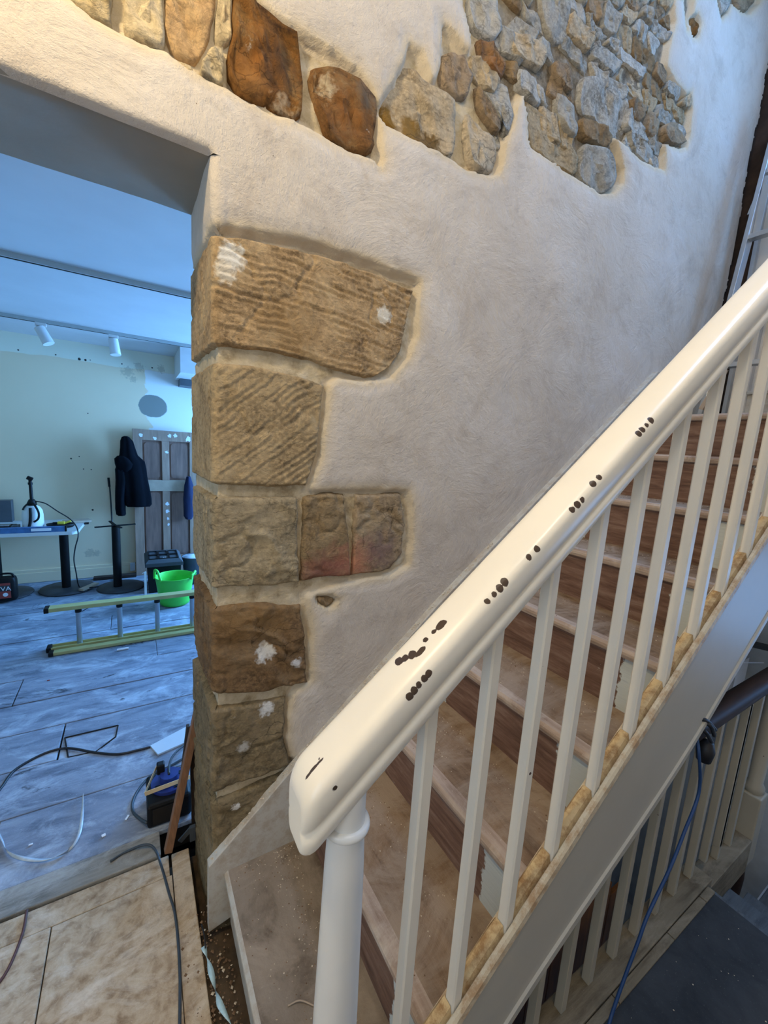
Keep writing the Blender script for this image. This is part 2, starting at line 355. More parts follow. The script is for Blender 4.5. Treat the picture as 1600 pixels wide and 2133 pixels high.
# ---- objects
def wloc(o):
    v = np.zeros(3)
    while o is not None: v += np.array(o.location); o = o.parent
    return v


class MB:
    """collects world-space geometry, then links it as one mesh object"""
    def __init__(s): s.v = []; s.f = []; s.sm = []
    def add(s, V, Fc, smooth=False):
        k = sum(len(a) for a in s.v); s.v.append(np.asarray(V, float)); s.f += [tuple(i + k for i in f) for f in Fc]; s.sm += [smooth] * len(Fc); return s
    def box(s, a, b):
        (x0, y0, z0), (x1, y1, z1) = a, b
        V = [(x, y, z) for z in (z0, z1) for y in (y0, y1) for x in (x0, x1)]
        return s.add(V, [(0, 2, 3, 1), (4, 5, 7, 6), (0, 1, 5, 4), (2, 6, 7, 3), (0, 4, 6, 2), (1, 3, 7, 5)])
    def bar(s, p, q, w, h, up=(0, 0, 1)):
        p, q = Vector(p), Vector(q); d = (q - p).normalized(); u = Vector(up)
        sd = d.cross(u)
        if sd.length < 1e-4: sd = d.cross(Vector((0, 1, 0)))
        sd.normalize(); u = sd.cross(d).normalized()
        V = [e + sd * (a * w / 2) + u * (b * h / 2) for e in (p, q) for b in (-1, 1) for a in (-1, 1)]
        return s.add([tuple(v) for v in V], [(0, 1, 3, 2), (4, 6, 7, 5), (0, 4, 5, 1), (2, 3, 7, 6), (0, 2, 6, 4), (1, 5, 7, 3)])
    def cyl(s, p, q, r0, r1=None, n=20, caps=True):
        r1 = r0 if r1 is None else r1
        p, q = Vector(p), Vector(q); d = (q - p).normalized(); a = d.orthogonal().normalized(); b = d.cross(a)
        V = [tuple(e + (a * math.cos(2 * math.pi * i / n) + b * math.sin(2 * math.pi * i / n)) * r) for e, r in ((p, r0), (q, r1)) for i in range(n)]
        s.add(V, [(i, (i + 1) % n, n + (i + 1) % n, n + i) for i in range(n)], True)
        if caps: s.add(V, [tuple(range(n))[::-1], tuple(range(n, 2 * n))])
        return s
    def lathe(s, prof, c=(0, 0), n=32, sx=1.0, sy=1.0):
        V = [(c[0] + r * sx * math.cos(2 * math.pi * i / n), c[1] + r * sy * math.sin(2 * math.pi * i / n), z) for r, z in prof for i in range(n)]
        Fc = [(k * n + i, k * n + (i + 1) % n, (k + 1) * n + (i + 1) % n, (k + 1) * n + i) for k in range(len(prof) - 1) for i in range(n)]
        return s.add(V, Fc, True)
    def tube(s, pts, r, n=8, seg=6):
        pts = [np.array(p, float) for p in pts]; out = []
        ext = [2 * pts[0] - pts[1]] + pts + [2 * pts[-1] - pts[-2]]
        for k in range(1, len(ext) - 2):
            p0, p1, p2, p3 = ext[k - 1:k + 3]
            for q in range(seg):
                u = q / seg
                out.append(0.5 * (2 * p1 + (p2 - p0) * u + (2 * p0 - 5 * p1 + 4 * p2 - p3) * u * u + (3 * p1 - p0 - 3 * p2 + p3) * u ** 3))
        out.append(pts[-1]); out = np.array(out)
        T = np.gradient(out, axis=0); T /= np.linalg.norm(T, axis=1)[:, None] + 1e-9
        a = np.array(Vector(T[0]).orthogonal().normalized()); V = []
        for p, tt in zip(out, T):
            a = a - tt * a.dot(tt); a /= np.linalg.norm(a) + 1e-9; b = np.cross(tt, a)
            V += [p + r * (a * math.cos(2 * math.pi * i / n) + b * math.sin(2 * math.pi * i / n)) for i in range(n)]
        Fc = [(k * n + i, k * n + (i + 1) % n, (k + 1) * n + (i + 1) % n, (k + 1) * n + i) for k in range(len(out) - 1) for i in range(n)]
        Fc += [tuple(range(n))[::-1], tuple(range((len(out) - 1) * n, len(out) * n))]
        return s.add(V, Fc, True)
    def loft(s, rings, caps=True, closed=True, smooth=True):
        n = len(rings[0]); V = [p for r in rings for p in r]; m = n if closed else n - 1
        s.add(V, [(k * n + i, k * n + (i + 1) % n, (k + 1) * n + (i + 1) % n, (k + 1) * n + i) for k in range(len(rings) - 1) for i in range(m)], smooth)
        if caps: s.add(rings[0], [tuple(range(n))[::-1]]); s.add(rings[-1], [tuple(range(n))])
        return s
    def grid(s, G, smooth=True):
        a, b = G.shape[:2]; k = np.arange(a * b).reshape(a, b)
        return s.add(G.reshape(-1, 3), [tuple(q) for q in np.stack([k[:-1, :-1], k[1:, :-1], k[1:, 1:], k[:-1, 1:]], -1).reshape(-1, 4)], smooth)
    def build(s, name, mat, parent=None, loc=None, bevel=0.0, label=None, kind=None):
        V = np.concatenate(s.v); me = bpy.data.meshes.new(name)
        base = wloc(parent) if parent is not None else (np.array(loc) if loc is not None else np.array([(V[:, 0].min() + V[:, 0].max()) / 2, (V[:, 1].min() + V[:, 1].max()) / 2, V[:, 2].min()]))
        if loc == 'world': base = np.zeros(3)
        me.from_pydata((V - base).tolist(), [], s.f); me.polygons.foreach_set('use_smooth', s.sm); me.update()
        o = bpy.data.objects.new(name, me); C.objects.link(o)
        if parent is not None: o.parent = parent
        else: o.location = base
        me.materials.append(MATS[mat])
        if bevel:
            b = o.modifiers.new('bevel', 'BEVEL'); b.width = bevel; b.segments = 2; b.limit_method = 'ANGLE'
        if label: o['label'] = label
        if kind: o['kind'] = kind
        return o


def thing(name, label, cat, loc=(0, 0, 0), group=None):
    o = bpy.data.objects.new(name, None); C.objects.link(o); o.location = loc; o.empty_display_size = 0.05
    o['label'] = label; o['category'] = cat
    if group: o['group'] = group
    return o


def tag(o, label, cat, group=None):
    o['label'] = label; o['category'] = cat
    if group: o['group'] = group
    return o


def struct(o): o['kind'] = 'structure'; return o


# materials use object space; every shared-coordinate part sits under an origin at the world origin
# ------------------------------------------------------------------ main wall (plaster, mortar, quoins, rubble)
D, DB, X0 = 1.18, 1.52, 0.175
LZ = 2.222


def sz(px, py):
    p = AY(px, py, D); return (p[0] - X0, p[2])


EXP = [(150, -2), (190, 28), (232, 54), (290, 88), (345, 107), (410, 155), (467, 182), (502, 199), (545, 225), (625, 257), (680, 284), (733, 312), (785, 332), (796, 347), (802, 328), (794, 238), (806, 258), (860, 286), (912, 314), (946, 333), (977, 352), (1016, 365), (1042, 362), (1054, 340), (1059, 292), (1075, 262), (1083, 217), (1094, 196), (1101, 230), (1103, 285), (1112, 305), (1155, 337), (1200, 367), (1235, 390), (1257, 403), (1285, 403), (1302, 382), (1306, 350), (1295, 308), (1290, 284), (1310, 303), (1336, 327), (1366, 348), (1389, 354), (1391, 312), (1389, 299), (1419, 310), (1433, 306), (1441, 280), (1446, 225), (1445, 188), (1434, 194), (1412, 169), (1393, 132), (1400, 90), (1411, 45), (1408, 0), (1412, -90), (1000, -90), (962, -60), (968, 0), (975, 30), (983, 68), (981, 99), (970, 90), (952, 62), (925, 40), (922, 130), (913, 158), (904, 161), (893, 127), (884, 100), (852, 80), (848, 112), (826, 160), (793, 208), (780, 178), (742, 135), (700, 103), (628, 55), (585, 28), (545, 0), (500, -60), (80, -60)]
HOLES = [EXP,
         [(1445, 25), (1458, 21), (1467, 48), (1459, 79), (1447, 76), (1442, 50)],
         [(1426, -60), (1429, 20), (1434, 62), (1439, 62), (1450, 20), (1456, -60)],
         [(1497, -60), (1499, 5), (1508, 36), (1520, 27), (1527, 5), (1545, 24), (1565, 29), (1587, 5), (1600, -60)],
         [(655, 1243), (690, 1240), (709, 1249), (700, 1266), (682, 1274), (660, 1262)]]
HOLES = [np.array([sz(*p) for p in h]) for h in HOLES]
q = [sz(*p) for p in [(445, 462), (640, 497), (770, 535), (878, 582), (872, 640), (868, 700), (852, 750), (817, 790), (760, 800), (703, 793), (686, 800), (682, 850), (670, 950), (650, 1018), (850, 1020), (860, 1050), (860, 1130), (852, 1180), (822, 1200), (700, 1224), (637, 1245), (647, 1290), (650, 1420), (612, 1450), (598, 1500), (601, 1560), (614, 1592)]]
HOLES.append(np.array([(-0.5, q[0][1])] + q + [(0.55, 0.35), (0.55, -0.2), (-0.5, -0.2)]))


def sdist(S, Z, poly):
    """positive inside"""
    n = len(poly); inside = np.zeros(S.shape, bool); d2 = np.full(S.shape, 1e9)
    for i in range(n):
        a, b = poly[i], poly[(i + 1) % n]; e = b - a
        tt = np.clip(((S - a[0]) * e[0] + (Z - a[1]) * e[1]) / (e @ e + 1e-12), 0, 1)
        d2 = np.minimum(d2, (S - a[0] - tt * e[0]) ** 2 + (Z - a[1] - tt * e[1]) ** 2)
        cr = ((a[1] > Z) != (b[1] > Z)) & (S < (b[0] - a[0]) * (Z - a[1]) / (b[1] - a[1] + 1e-12) + a[0])
        inside ^= cr
    d = np.sqrt(d2); return np.where(inside, d, -d)


def hole_sd(S, Z):
    r = np.full(S.shape, -9.0)
    wob = 0.006 * fbm(S * 14, Z * 14, seed=50)
    for h in HOLES:
        m = (S > h[:, 0].min() - .06) & (S < h[:, 0].max() + .06) & (Z > h[:, 1].min() - .06) & (Z < h[:, 1].max() + .06)
        if m.any(): r[m] = np.maximum(r[m], sdist(S[m], Z[m], h))
    return r + wob


RC = 0.020


def P3(S, Z, d, flat=False):
    """s runs along the reveal (negative) and then along the front face; d is outward"""
    if flat: return np.stack([X0 + S, D - d, Z], -1)
    a = RC * math.pi / 4
    th = np.clip((S + a) / (2 * a), 0, 1) * math.pi / 2
    cx = X0 + RC; cy = D + RC
    back = np.maximum(-S - a, 0); fr = np.maximum(S - a, 0)
    x = cx - (RC + d) * np.cos(th) + fr - back * 0.035
    y = cy - (RC + d) * np.sin(th) + back
    return np.stack([x, y, Z], -1)


def surf(S, Z):
    sd = hole_sd(S, Z)
    und = 0.0045 * fbm(S * 2.3, Z * 2.3, seed=3) + 0.0015 * fbm(S * 9, Z * 9, seed=4)
    dep = sstep((sd + 0.004) / 0.018) * 0.030
    lipround = -0.006 * sstep((sd + 0.045) / 0.045) * (sd < 0)
    rough = (sd > 0) * 0.006 * fbm(S * 30, Z * 30, seed=9)
    lower = 0.011 * sstep((sd + 0.0) / 0.03) * (Z < 2.0)
    return und - dep + lipround + rough + lower, sstep((sd - 0.016) / 0.010), sstep((sd + 0.028) / 0.03) * (1 - sstep((sd - 0.02) / 0.01))


def wall_mesh():
    Vs, Fs, R1, R2 = [], [], [], []; k = 0
    def addg(G, rec, lip, keep=None):
        nonlocal k
        a, b = G.shape[:2]; idx = np.arange(a * b).reshape(a, b) + k
        Q = np.stack([idx[:-1, :-1], idx[:-1, 1:], idx[1:, 1:], idx[1:, :-1]], -1)
        if keep is not None: Q = Q[keep[:-1, :-1]]
        Fs.append(Q.reshape(-1, 4)); Vs.append(G.reshape(-1, 3)); R1.append(rec.ravel()); R2.append(lip.ravel()); k += a * b
    st = 0.0085
    edge = lambda Z: 2.765 + 0.018 * fbm(Z * 6, Z * 0, seed=21) + 0.012 * fbm(Z * 23, Z * 0, seed=22)
    s1 = np.unique(np.concatenate([np.arange(-0.34, -0.03, st), np.linspace(-0.03, 0.03, 15), np.arange(0.038, 2.86, st)]))
    Z1 = np.concatenate([np.arange(-0.02, LZ, st), [LZ]])
    S, Z = np.meshgrid(s1, Z1); d, rec, lip = surf(S, Z)
    jam = np.where(S < 0.03, 0.006 * fbm(Z * 4, S * 4, seed=30), 0)
    addg(P3(S, Z, d + jam), rec, lip, (S < edge(Z)))
    s2 = np.arange(-0.85 - X0, 2.86, st); Z2 = np.arange(LZ, 4.15, st)
    S, Z = np.meshgrid(s2, Z2); d, rec, lip = surf(S, Z)
    rr = np.maximum(0, RC - (Z - LZ)); rr = np.where(S < 0.0, RC - np.sqrt(np.maximum(RC ** 2 - rr ** 2, 0)), 0)
    addg(P3(S, Z, d - rr, True), rec, lip, (S < edge(Z)))
    V = np.concatenate(Vs); Q = np.concatenate(Fs)
    me = bpy.data.meshes.new('wall_front'); me.vertices.add(len(V)); me.vertices.foreach_set('co', V.ravel())
    me.loops.add(Q.size); me.loops.foreach_set('vertex_index', Q.ravel().astype(np.int32))
    me.polygons.add(len(Q)); me.polygons.foreach_set('loop_start', (np.arange(len(Q)) * 4).astype(np.int32))
    me.update(calc_edges=True); me.validate()
    me.polygons.foreach_set('use_smooth', [True] * len(me.polygons))
    for nm, arr in (('recess', R1), ('lip', R2)):
        a = me.attributes.new(nm, 'FLOAT', 'POINT'); a.data.foreach_set('value', np.concatenate(arr).astype(np.float32))
    me.materials.append(MATS['plaster_front'])
    o = bpy.data.objects.new('wall_front', me); C.objects.link(o); return struct(o)


WALL = wall_mesh()
# lintel soffit, back of the wall and its core
m = MB()
xs = np.linspace(-0.85, X0 + 0.03, 60); ys = np.linspace(D + 0.004, DB, 26); XX, YY = np.meshgrid(xs, ys)
ZZ = LZ + 0.012 * sstep((D + 0.03 - YY) / 0.03) + 0.006 * fbm(XX * 5, YY * 5, seed=5)
m.grid(np.stack([XX, YY, ZZ], -1)); m.build('soffit', 'plaster_soffit', WALL)
m = MB(); m.box((X0 + 0.06, D + 0.06, 0), (2.9, DB, 2.3)); m.box((-0.85, D + 0.06, LZ + 0.02), (2.9, DB, 4.15)); m.build('wall_core', 'plaster_plain', WALL)


def quoin(name, top, bot, right, mat, tool, seed, left=-0.335, tone=0.0, curve=None):
    """top/bot: px polylines along the front; right: px polyline of the end, listed from bottom to top"""
    T = np.array([sz(*p) for p in top]); B = np.array([sz(*p) for p in bot]); Rr = np.array([sz(*p) for p in right])
    st = 0.0038 if tool[2] > 30 else 0.0055
    nu = int((T[:, 0].max() - left) / st) + 2; nv = int((T[:, 1].mean() - B[:, 1].mean()) / st) + 2
    u = np.linspace(0, 1, nu); v = np.linspace(0, 1, nv); U, V = np.meshgrid(u, v)
    vr = (Rr[:, 1] - Rr[0, 1]) / (Rr[-1, 1] - Rr[0, 1]); sR = np.interp(V, vr, Rr[:, 0])
    S = left + U * (sR - left)
    zt = np.interp(S, T[:, 0], T[:, 1]); zb = np.interp(S, B[:, 0], B[:, 1]); Z = zb + (zt - zb) * V
    jit = 0.004 * fbm(S * 25, Z * 25, seed=seed)
    du = (1 - U) * (sR - left); dv = np.minimum(V, 1 - V) * (zt - zb); e = np.minimum(du, dv) + jit
    if left > -0.3: e = np.minimum(e, U * (sR - left) + jit)
    d = -0.034 + 0.034 * sstep(e / 0.012) ** 0.7 + tone
    # chisel marks and breaks
    ca, sa = math.cos(tool[0]), math.sin(tool[0]); a = S * ca + Z * sa; b = -S * sa + Z * ca
    wob = 0.5 * fbm(S * 8, Z * 8, seed=seed + 1)
    ridge = 1 - np.abs(vnoise(a * tool[1] + wob, b * tool[2] + wob * 2, seed=seed + 2))
    patch = sstep(fbm(S * 4, Z * 4, seed=seed + 5) * 1.5 + 0.6)
    if tool[2] > 30:
        ph = b * tool[2] * 1.25 + 0.9 * fbm(a * 9, b * 5, seed=seed + 6); saw = ph - np.floor(ph); stroke = np.minimum(saw / 0.8, (1 - saw) / 0.2)
        msk = sstep((vnoise(a * 13 + np.floor(ph) * 5.3, np.floor(ph) * 1.7, seed=seed + 7) + 0.35) * 2)
        front = np.where(S > 0.01, 1.0, 0.15)
        d = d + front * msk * tool[3] * 0.75 * (stroke - 0.5) + 0.3 * front * patch * tool[3] * (ridge ** 2 - 0.5)
    else: d = d + np.where(S > 0.01, 1.0, 0.3) * patch * tool[3] * 1.2 * (ridge ** 2 - 0.5) + 0.005 * fbm(S * 5, Z * 5, seed=seed + 3) + 0.0026 * fbm(S * 40, Z * 40, seed=seed + 4)
    brk = np.abs(fbm(S * 6 + 3, Z * 6, seed=seed + 8)); d = d - 0.006 * (1 - sstep(brk / 0.10)) * tool[4]
    m = MB(); m.grid(P3(S, Z, d)[:, ::-1]); return m.build(name, mat, WALL)


tl = lambda ang, f1, f2, amp, br: (math.radians(ang), f1, f2, amp, br)
quoin('quoin_stone', [(443, 478), (520, 490), (620, 512), (720, 542), (800, 572), (868, 600)], [(443, 722), (560, 733), (640, 752), (700, 774), (760, 788), (868, 792)],
      [(775, 790), (812, 772), (836, 740), (846, 700), (855, 650), (866, 600)], 'quoin_ochre', tl(-6, 5, 42, 0.008, 0.6), 100)
quoin('quoin_stone', [(443, 748), (520, 756), (600, 772), (682, 800)], [(443, 1014), (560, 1018), (682, 1014)], [(640, 1014), (662, 950), (672, 860), (680, 802)], 'quoin_buff', tl(38, 5, 46, 0.0075, 0.5), 120)
quoin('quoin_stone', [(443, 1034), (560, 1032), (628, 1034)], [(443, 1232), (560, 1226), (628, 1218)], [(626, 1220), (624, 1120), (622, 1036)], 'quoin_grey', tl(10, 7, 12, 0.010, 1.0), 140)
quoin('quoin_stone', [(628, 1034), (680, 1026), (722, 1028)], [(628, 1216), (680, 1208), (726, 1206)], [(735, 1205), (730, 1120), (720, 1030)], 'quoin_stain', tl(70, 7, 12, 0.010, 1.0), 150, left=sz(625, 1120)[0])
quoin('quoin_stone', [(724, 1030), (780, 1026), (838, 1026)], [(738, 1204), (790, 1198), (850, 1180)], [(815, 1196), (842, 1160), (848, 1100), (838, 1030)], 'quoin_stain', tl(60, 7, 14, 0.010, 1.0), 160, left=sz(733, 1120)[0], tone=-0.006)
quoin('quoin_stone', [(443, 1266), (520, 1256), (630, 1262)], [(443, 1452), (560, 1446), (645, 1425)], [(642, 1425), (640, 1350), (628, 1264)], 'quoin_rust', tl(-30, 6, 26, 0.012, 1.0), 180)
quoin('quoin_stone', [(443, 1476), (520, 1468), (605, 1450)], [(443, 1660), (520, 1630), (600, 1598)], [(606, 1596), (592, 1540), (598, 1456)], 'quoin_foot', tl(25, 6, 24, 0.009, 1.0), 200)
quoin('quoin_stone', [(443, 1672), (520, 1642), (610, 1604)], [(443, 2090), (520, 1990), (610, 1860)], [(610, 1860), (608, 1606)], 'quoin_foot', tl(15, 8, 12, 0.010, 1.0), 220)


def stone(pts, mat, top=-0.006, amp=0.008, seed=1, M_=None, K=None, rec=0.034, grow=1.0):
    """one rubble stone: outline in wall coordinates, fractured face"""
    P_ = np.array(pts, float); P_ = P_.mean(0) + (P_ - P_.mean(0)) * grow
    size = max(np.ptp(P_[:, 0]), np.ptp(P_[:, 1]))
    M_ = M_ or int(np.clip(size / 0.011, 20, 80)); K = K or int(np.clip(size / 0.03, 5, 20))
    for _ in range(1):   # corner cutting
        Q = np.roll(P_, -1, 0); P_ = np.stack([P_ * .88 + Q * .12, P_ * .12 + Q * .88], 1).reshape(-1, 2)
    L = np.linalg.norm(np.roll(P_, -1, 0) - P_, axis=1); cum = np.concatenate([[0], np.cumsum(L)]); PP = np.vstack([P_, P_[:1]])
    tt = np.linspace(0, cum[-1], M_, endpoint=False); b = np.stack([np.interp(tt, cum, PP[:, 0]), np.interp(tt, cum, PP[:, 1])], -1)
    c_ = b.mean(0); b = b + 0.004 * np.stack([fbm(b[:, 0] * 40, b[:, 1] * 40, seed=seed), fbm(b[:, 0] * 40, b[:, 1] * 40, seed=seed + 1)], -1)
    r = np.concatenate([[1.0], 1 - (np.arange(1, K + 1) / K) ** 1.35])[:-1]
    rings = []
    tilt = (RNG.random(2) - 0.5) * 0.16
    for k, rk in enumerate(r):
        p = c_ + rk * (b - c_); edged = (1 - rk) * size * 0.5
        h = -rec - 0.004 + (rec + top) * float(sstep(min(1.0, edged / 0.007 + (0.0 if k == 0 else 0.35))))
        g = fbm(p[:, 0] * 8, p[:, 1] * 8, seed=seed) * 2.2; led = (np.floor(g) + sstep((g - np.floor(g)) * 3)) / 2.2
        st_ = 1 - 2 * np.abs(vnoise(p[:, 0] * 34 + p[:, 1] * 12, p[:, 1] * 13, seed=seed + 2))
        h = h + (amp * led + amp * 0.5 * st_ + amp * .3 * fbm(p[:, 0] * 45, p[:, 1] * 45, seed=seed + 5) + (p - c_) @ tilt) * min(1, edged / 0.006)
        rings.append(np.stack([X0 + p[:, 0], D - h, p[:, 1]], -1))
    m = MB(); m.loft(rings[::1], False); n = M_
    hc = top + 0.0; V = list(rings[-1]) + [np.array([X0 + c_[0], D - top - 0.002, c_[1]])]
    m.add(V, [(i, (i + 1) % n, n) for i in range(n)], True)
    return m.build('stone', mat, WALL)


ST = [('stone_pale', [(90, -60), (150, -4), (190, 26), (229, 53), (234, 45), (228, 10), (238, -60)]),
      ('stone_pale', [(262, -60), (257, 10), (252, 52), (290, 72), (318, 92), (342, 96), (345, 60), (340, 0), (337, -60)]),
      ('stone_tan', [(345, -60), (344, 30), (350, 85), (375, 108), (408, 126), (430, 96), (442, 50), (452, 0), (456, -60)]),
      ('stone_pale', [(436, 98), (466, 90), (468, 130), (467, 176), (440, 164), (414, 152), (418, 128)]),
      ('stone_pale', [(462, -60), (452, 20), (446, 80), (468, 84), (486, 78), (485, 0), (484, -60)]),
      ('stone_pale', [(346, 100), (372, 112), (406, 132), (407, 150), (376, 130), (350, 112)]),
      ('stone_rust', [(496, -60), (490, 0), (490, 60), (476, 110), (480, 160), (502, 188), (560, 214), (610, 236), (626, 246), (633, 205), (636, 160), (630, 112), (624, 66), (584, 38), (540, 10), (516, -50)]),
      ('stone_rust', [(655, 130), (690, 137), (730, 154), (780, 186), (791, 212), (788, 262), (781, 316), (735, 303), (688, 279), (676, 245), (656, 195), (652, 150)]),
      ('stone_buff', [(850, 126), (870, 137), (896, 172), (922, 182), (949, 206), (956, 238), (951, 262), (952, 290), (943, 328), (911, 310), (846, 279), (797, 232), (801, 210), (814, 180)]),
      ('stone_brown', [(926, 105), (949, 103), (972, 112), (978, 135), (990, 157), (984, 172), (982, 195), (966, 201), (940, 187), (924, 168), (922, 135)]),
      ('stone_buff', [(977, 224), (999, 249), (1024, 270), (1046, 289), (1045, 322), (1036, 352), (1021, 358), (988, 347), (981, 322), (976, 285), (975, 247)]),
      ('stone_grey', [(1018, 156), (1060, 163), (1070, 182), (1078, 225), (1072, 262), (1066, 277), (1057, 281), (1053, 249), (1041, 226), (1026, 199), (1010, 174)]),
      ('stone_brown', [(998, 172), (1007, 182), (1023, 204), (1037, 227), (1048, 250), (1051, 270), (1041, 272), (1020, 247), (1006, 225), (998, 202)]),
      ('stone_rust', [(1003, 69), (1040, 86), (1049, 107), (1059, 137), (1058, 154), (1041, 149), (1022, 129), (1006, 101)]),
      ('stone_grey', [(986, -60), (984, 30), (1000, 60), (1036, 80), (1052, 60), (1047, 20), (1042, -60)]),
      ('stone_buff', [(1073, 56), (1099, 67), (1144, 86), (1146, 110), (1135, 140), (1108, 128), (1081, 112), (1072, 104)]),
      ('stone_grey', [(1083, 137), (1107, 140), (1126, 159), (1136, 178), (1136, 214), (1120, 205), (1100, 189), (1083, 177)]),
      ('stone_buff', [(1103, 201), (1127, 219), (1150, 242), (1164, 278), (1203, 301), (1209, 335), (1201, 364), (1162, 334), (1121, 307), (1108, 291), (1103, 256)]),
      ('stone_brown', [(1156, 121), (1196, 128), (1199, 158), (1199, 190), (1179, 176), (1160, 150)]),
      ('stone_grey', [(1168, 180), (1182, 191), (1205, 214), (1207, 256), (1203, 289), (1179, 262), (1165, 223)]),
      ('stone_grey', [(1220, 157), (1257, 156), (1299, 182), (1320, 210), (1318, 262), (1299, 283), (1276, 274), (1254, 245), (1219, 226), (1214, 197)]),
      ('stone_brown', [(1215, 239), (1256, 256), (1278, 277), (1276, 305), (1253, 297), (1219, 283)]),
      ('stone_grey', [(1219, 297), (1257, 305), (1278, 317), (1290, 364), (1279, 392), (1257, 400), (1234, 385), (1211, 366), (1213, 335)]),
      ('stone_grey', [(1130, -60), (1136, 30), (1160, 82), (1186, 85), (1205, 69), (1198, 0), (1196, -60)]),
      ('stone_brown', [(1320, 198), (1358, 216), (1340, 252), (1322, 240)]), ('stone_brown', [(1362, 222), (1384, 244), (1372, 288), (1348, 270)]),
      ('stone_grey', [(1316, 262), (1338, 272), (1366, 306), (1372, 342), (1353, 332), (1329, 306)]),
      ('stone_brown', [(1388, 256), (1420, 250), (1434, 294), (1416, 302), (1388, 292)]),
      ('stone_rust', [(1447, 30), (1458, 28), (1463, 48), (1456, 74), (1448, 70), (1445, 50)]),
      ('stone_brown', [(663, 1247), (690, 1244), (702, 1251), (696, 1262), (682, 1269), (666, 1260)]),
      ('stone_grey', [(1503, -60), (1503, 5), (1509, 28), (1520, 20), (1530, -60)]), ('stone_brown', [(1540, -60), (1540, 15), (1562, 22), (1580, 0), (1590, -60)])]
polys = []
for i, (mt, pp) in enumerate(ST):
    w_ = [sz(*p) for p in pp]; polys.append(np.array(w_)); stone(w_, mt, -0.005 - 0.006 * (i % 3), 0.024 if mt == 'stone_rust' else 0.014, 300 + 7 * i, grow=1.05 if i < 28 else 1.0)
# small rubble filling the rest of the bared area
E0 = HOLES[0]; cnt = 0
zc = 2.60; rows = []
while zc < 4.12: rows.append(zc); zc += random.uniform(.055, .10)
def zrow(k, x): return rows[k] + 0.016 * float(vnoise(np.array([x * 5.0]), np.array([k * 3.7]), seed=77)[0])
for k in range(len(rows) - 1):
    xc = .70 + .08 * random.random(); cut = []
    while xc < 2.55: cut.append(xc); xc += random.uniform(.07, .20)
    sk = [random.uniform(-.025, .025) for _ in cut]
    for i in range(len(cut) - 1):
        g = .003
        xa, xb_, ka, kb = cut[i] + g, cut[i + 1] - g, sk[i], sk[i + 1]; xm = (xa + xb_) / 2
        v0 = [(xa - ka, zrow(k, xa) + g), (xm, zrow(k, xm) + g), (xb_ - kb, zrow(k, xb_) + g), (xb_, (rows[k] + rows[k + 1]) / 2), (xb_ + kb, zrow(k + 1, xb_) - g), (xm, zrow(k + 1, xm) - g), (xa + ka, zrow(k + 1, xa) - g), (xa, (rows[k] + rows[k + 1]) / 2)]
        cen = np.mean(v0, axis=0)
        if sdist(cen[:1], cen[1:], E0)[0] < 0.006: continue
        if any(sdist(cen[:1], cen[1:], p_)[0] > 0.0 for p_ in polys): continue
        v = []
        for p in v0:
            p = np.array(p)
            for _ in range(8):
                if sdist(p[:1], p[1:], E0)[0] > 0.003: break
                p = cen + (p - cen) * 0.82
            v.append(p)
        stone(v, random.choice(['stone_grey', 'stone_grey', 'stone_brown', 'stone_buff']), -0.012 - 0.012 * random.random(), 0.014, 900 + cnt, 30, 6); cnt += 1

# ------------------------------------------------------------------ right-hand return, hall and stairwell shell
m = MB(); m.box((2.88, D + 0.03, 1.8), (3.02, DB, 4.3)); m.box((2.985, 1.07, 1.8), (3.0, D + 0.03, 4.3)); struct(m.build('trim_1', 'brick_dark'))
RW = thing('wall_right', '', ''); del RW['label'], RW['category']; struct(RW)
m = MB(); m.box((3.0, 0.80, 2.5), (3.3, D + 0.2, 4.4)); m.box((3.0, -1.6, 2.5), (3.3, -0.1, 4.4)); m.box((3.0, -1.6, 1.45), (3.3, D + 0.2, 2.5)); m.box((3.0, -0.1, 4.1), (3.3, 0.8, 4.4))
m.build('plaster_face', 'plaster_plain', RW)
m = MB(); m.box((3.0, -1.6, -1.6), (3.3, -0.75, 1.45)); m.box((3.0, 0.1, -1.6), (3.3, D + 0.2, 1.45)); m.box((3.0, -0.75, -1.6), (3.3, 0.1, 0.3)); m.box((3.0, -0.75, 1.2), (3.3, 0.1, 1.45))
m.build('lower_face', 'pale_blue_wall', RW)
for k, (y0, y1, z0, z1) in enumerate([(-0.1, 0.8, 2.5, 4.1), (-0.75, 0.1, 0.3, 1.2)]):
    wn = thing('window_%d' % (k + 1), '', ''); del wn['label'], wn['category']; struct(wn)
    m = MB(); x = 3.2
    for a, b in (((x, y0, z0), (x + .05, y1, z0 + .05)), ((x, y0, z1 - .05), (x + .05, y1, z1)), ((x, y0, z0), (x + .05, y0 + .05, z1)), ((x, y1 - .05, z0), (x + .05, y1, z1)), ((x, (y0 + y1) / 2 - .02, z0), (x + .05, (y0 + y1) / 2 + .02, z1))): m.box(a, b)
    m.build('window_frame', 'white_gloss', wn)
    if k == 0:
        m = MB(); m.box((2.96, y0 - 0.04, z0 - 0.03), (3.2, y1 + 0.04, z0)); m.build('window_sill', 'white_gloss', wn)
# architrave board and loose pieces beside the torn plaster edge
m = MB(); m.box((2.955, 0.99, 1.83), (3.0, 1.07, 4.3)); struct(m.build('trim_2', 'plaster_plain', bevel=0.004))
m = MB(); m.box((2.965, 0.2, 1.8), (3.0, 1.04, 1.98)); m.box((2.955, 0.2, 1.98), (3.0, 1.04, 2.0)); struct(m.build('baseboard_right', 'wall_string_paint', bevel=0.003))
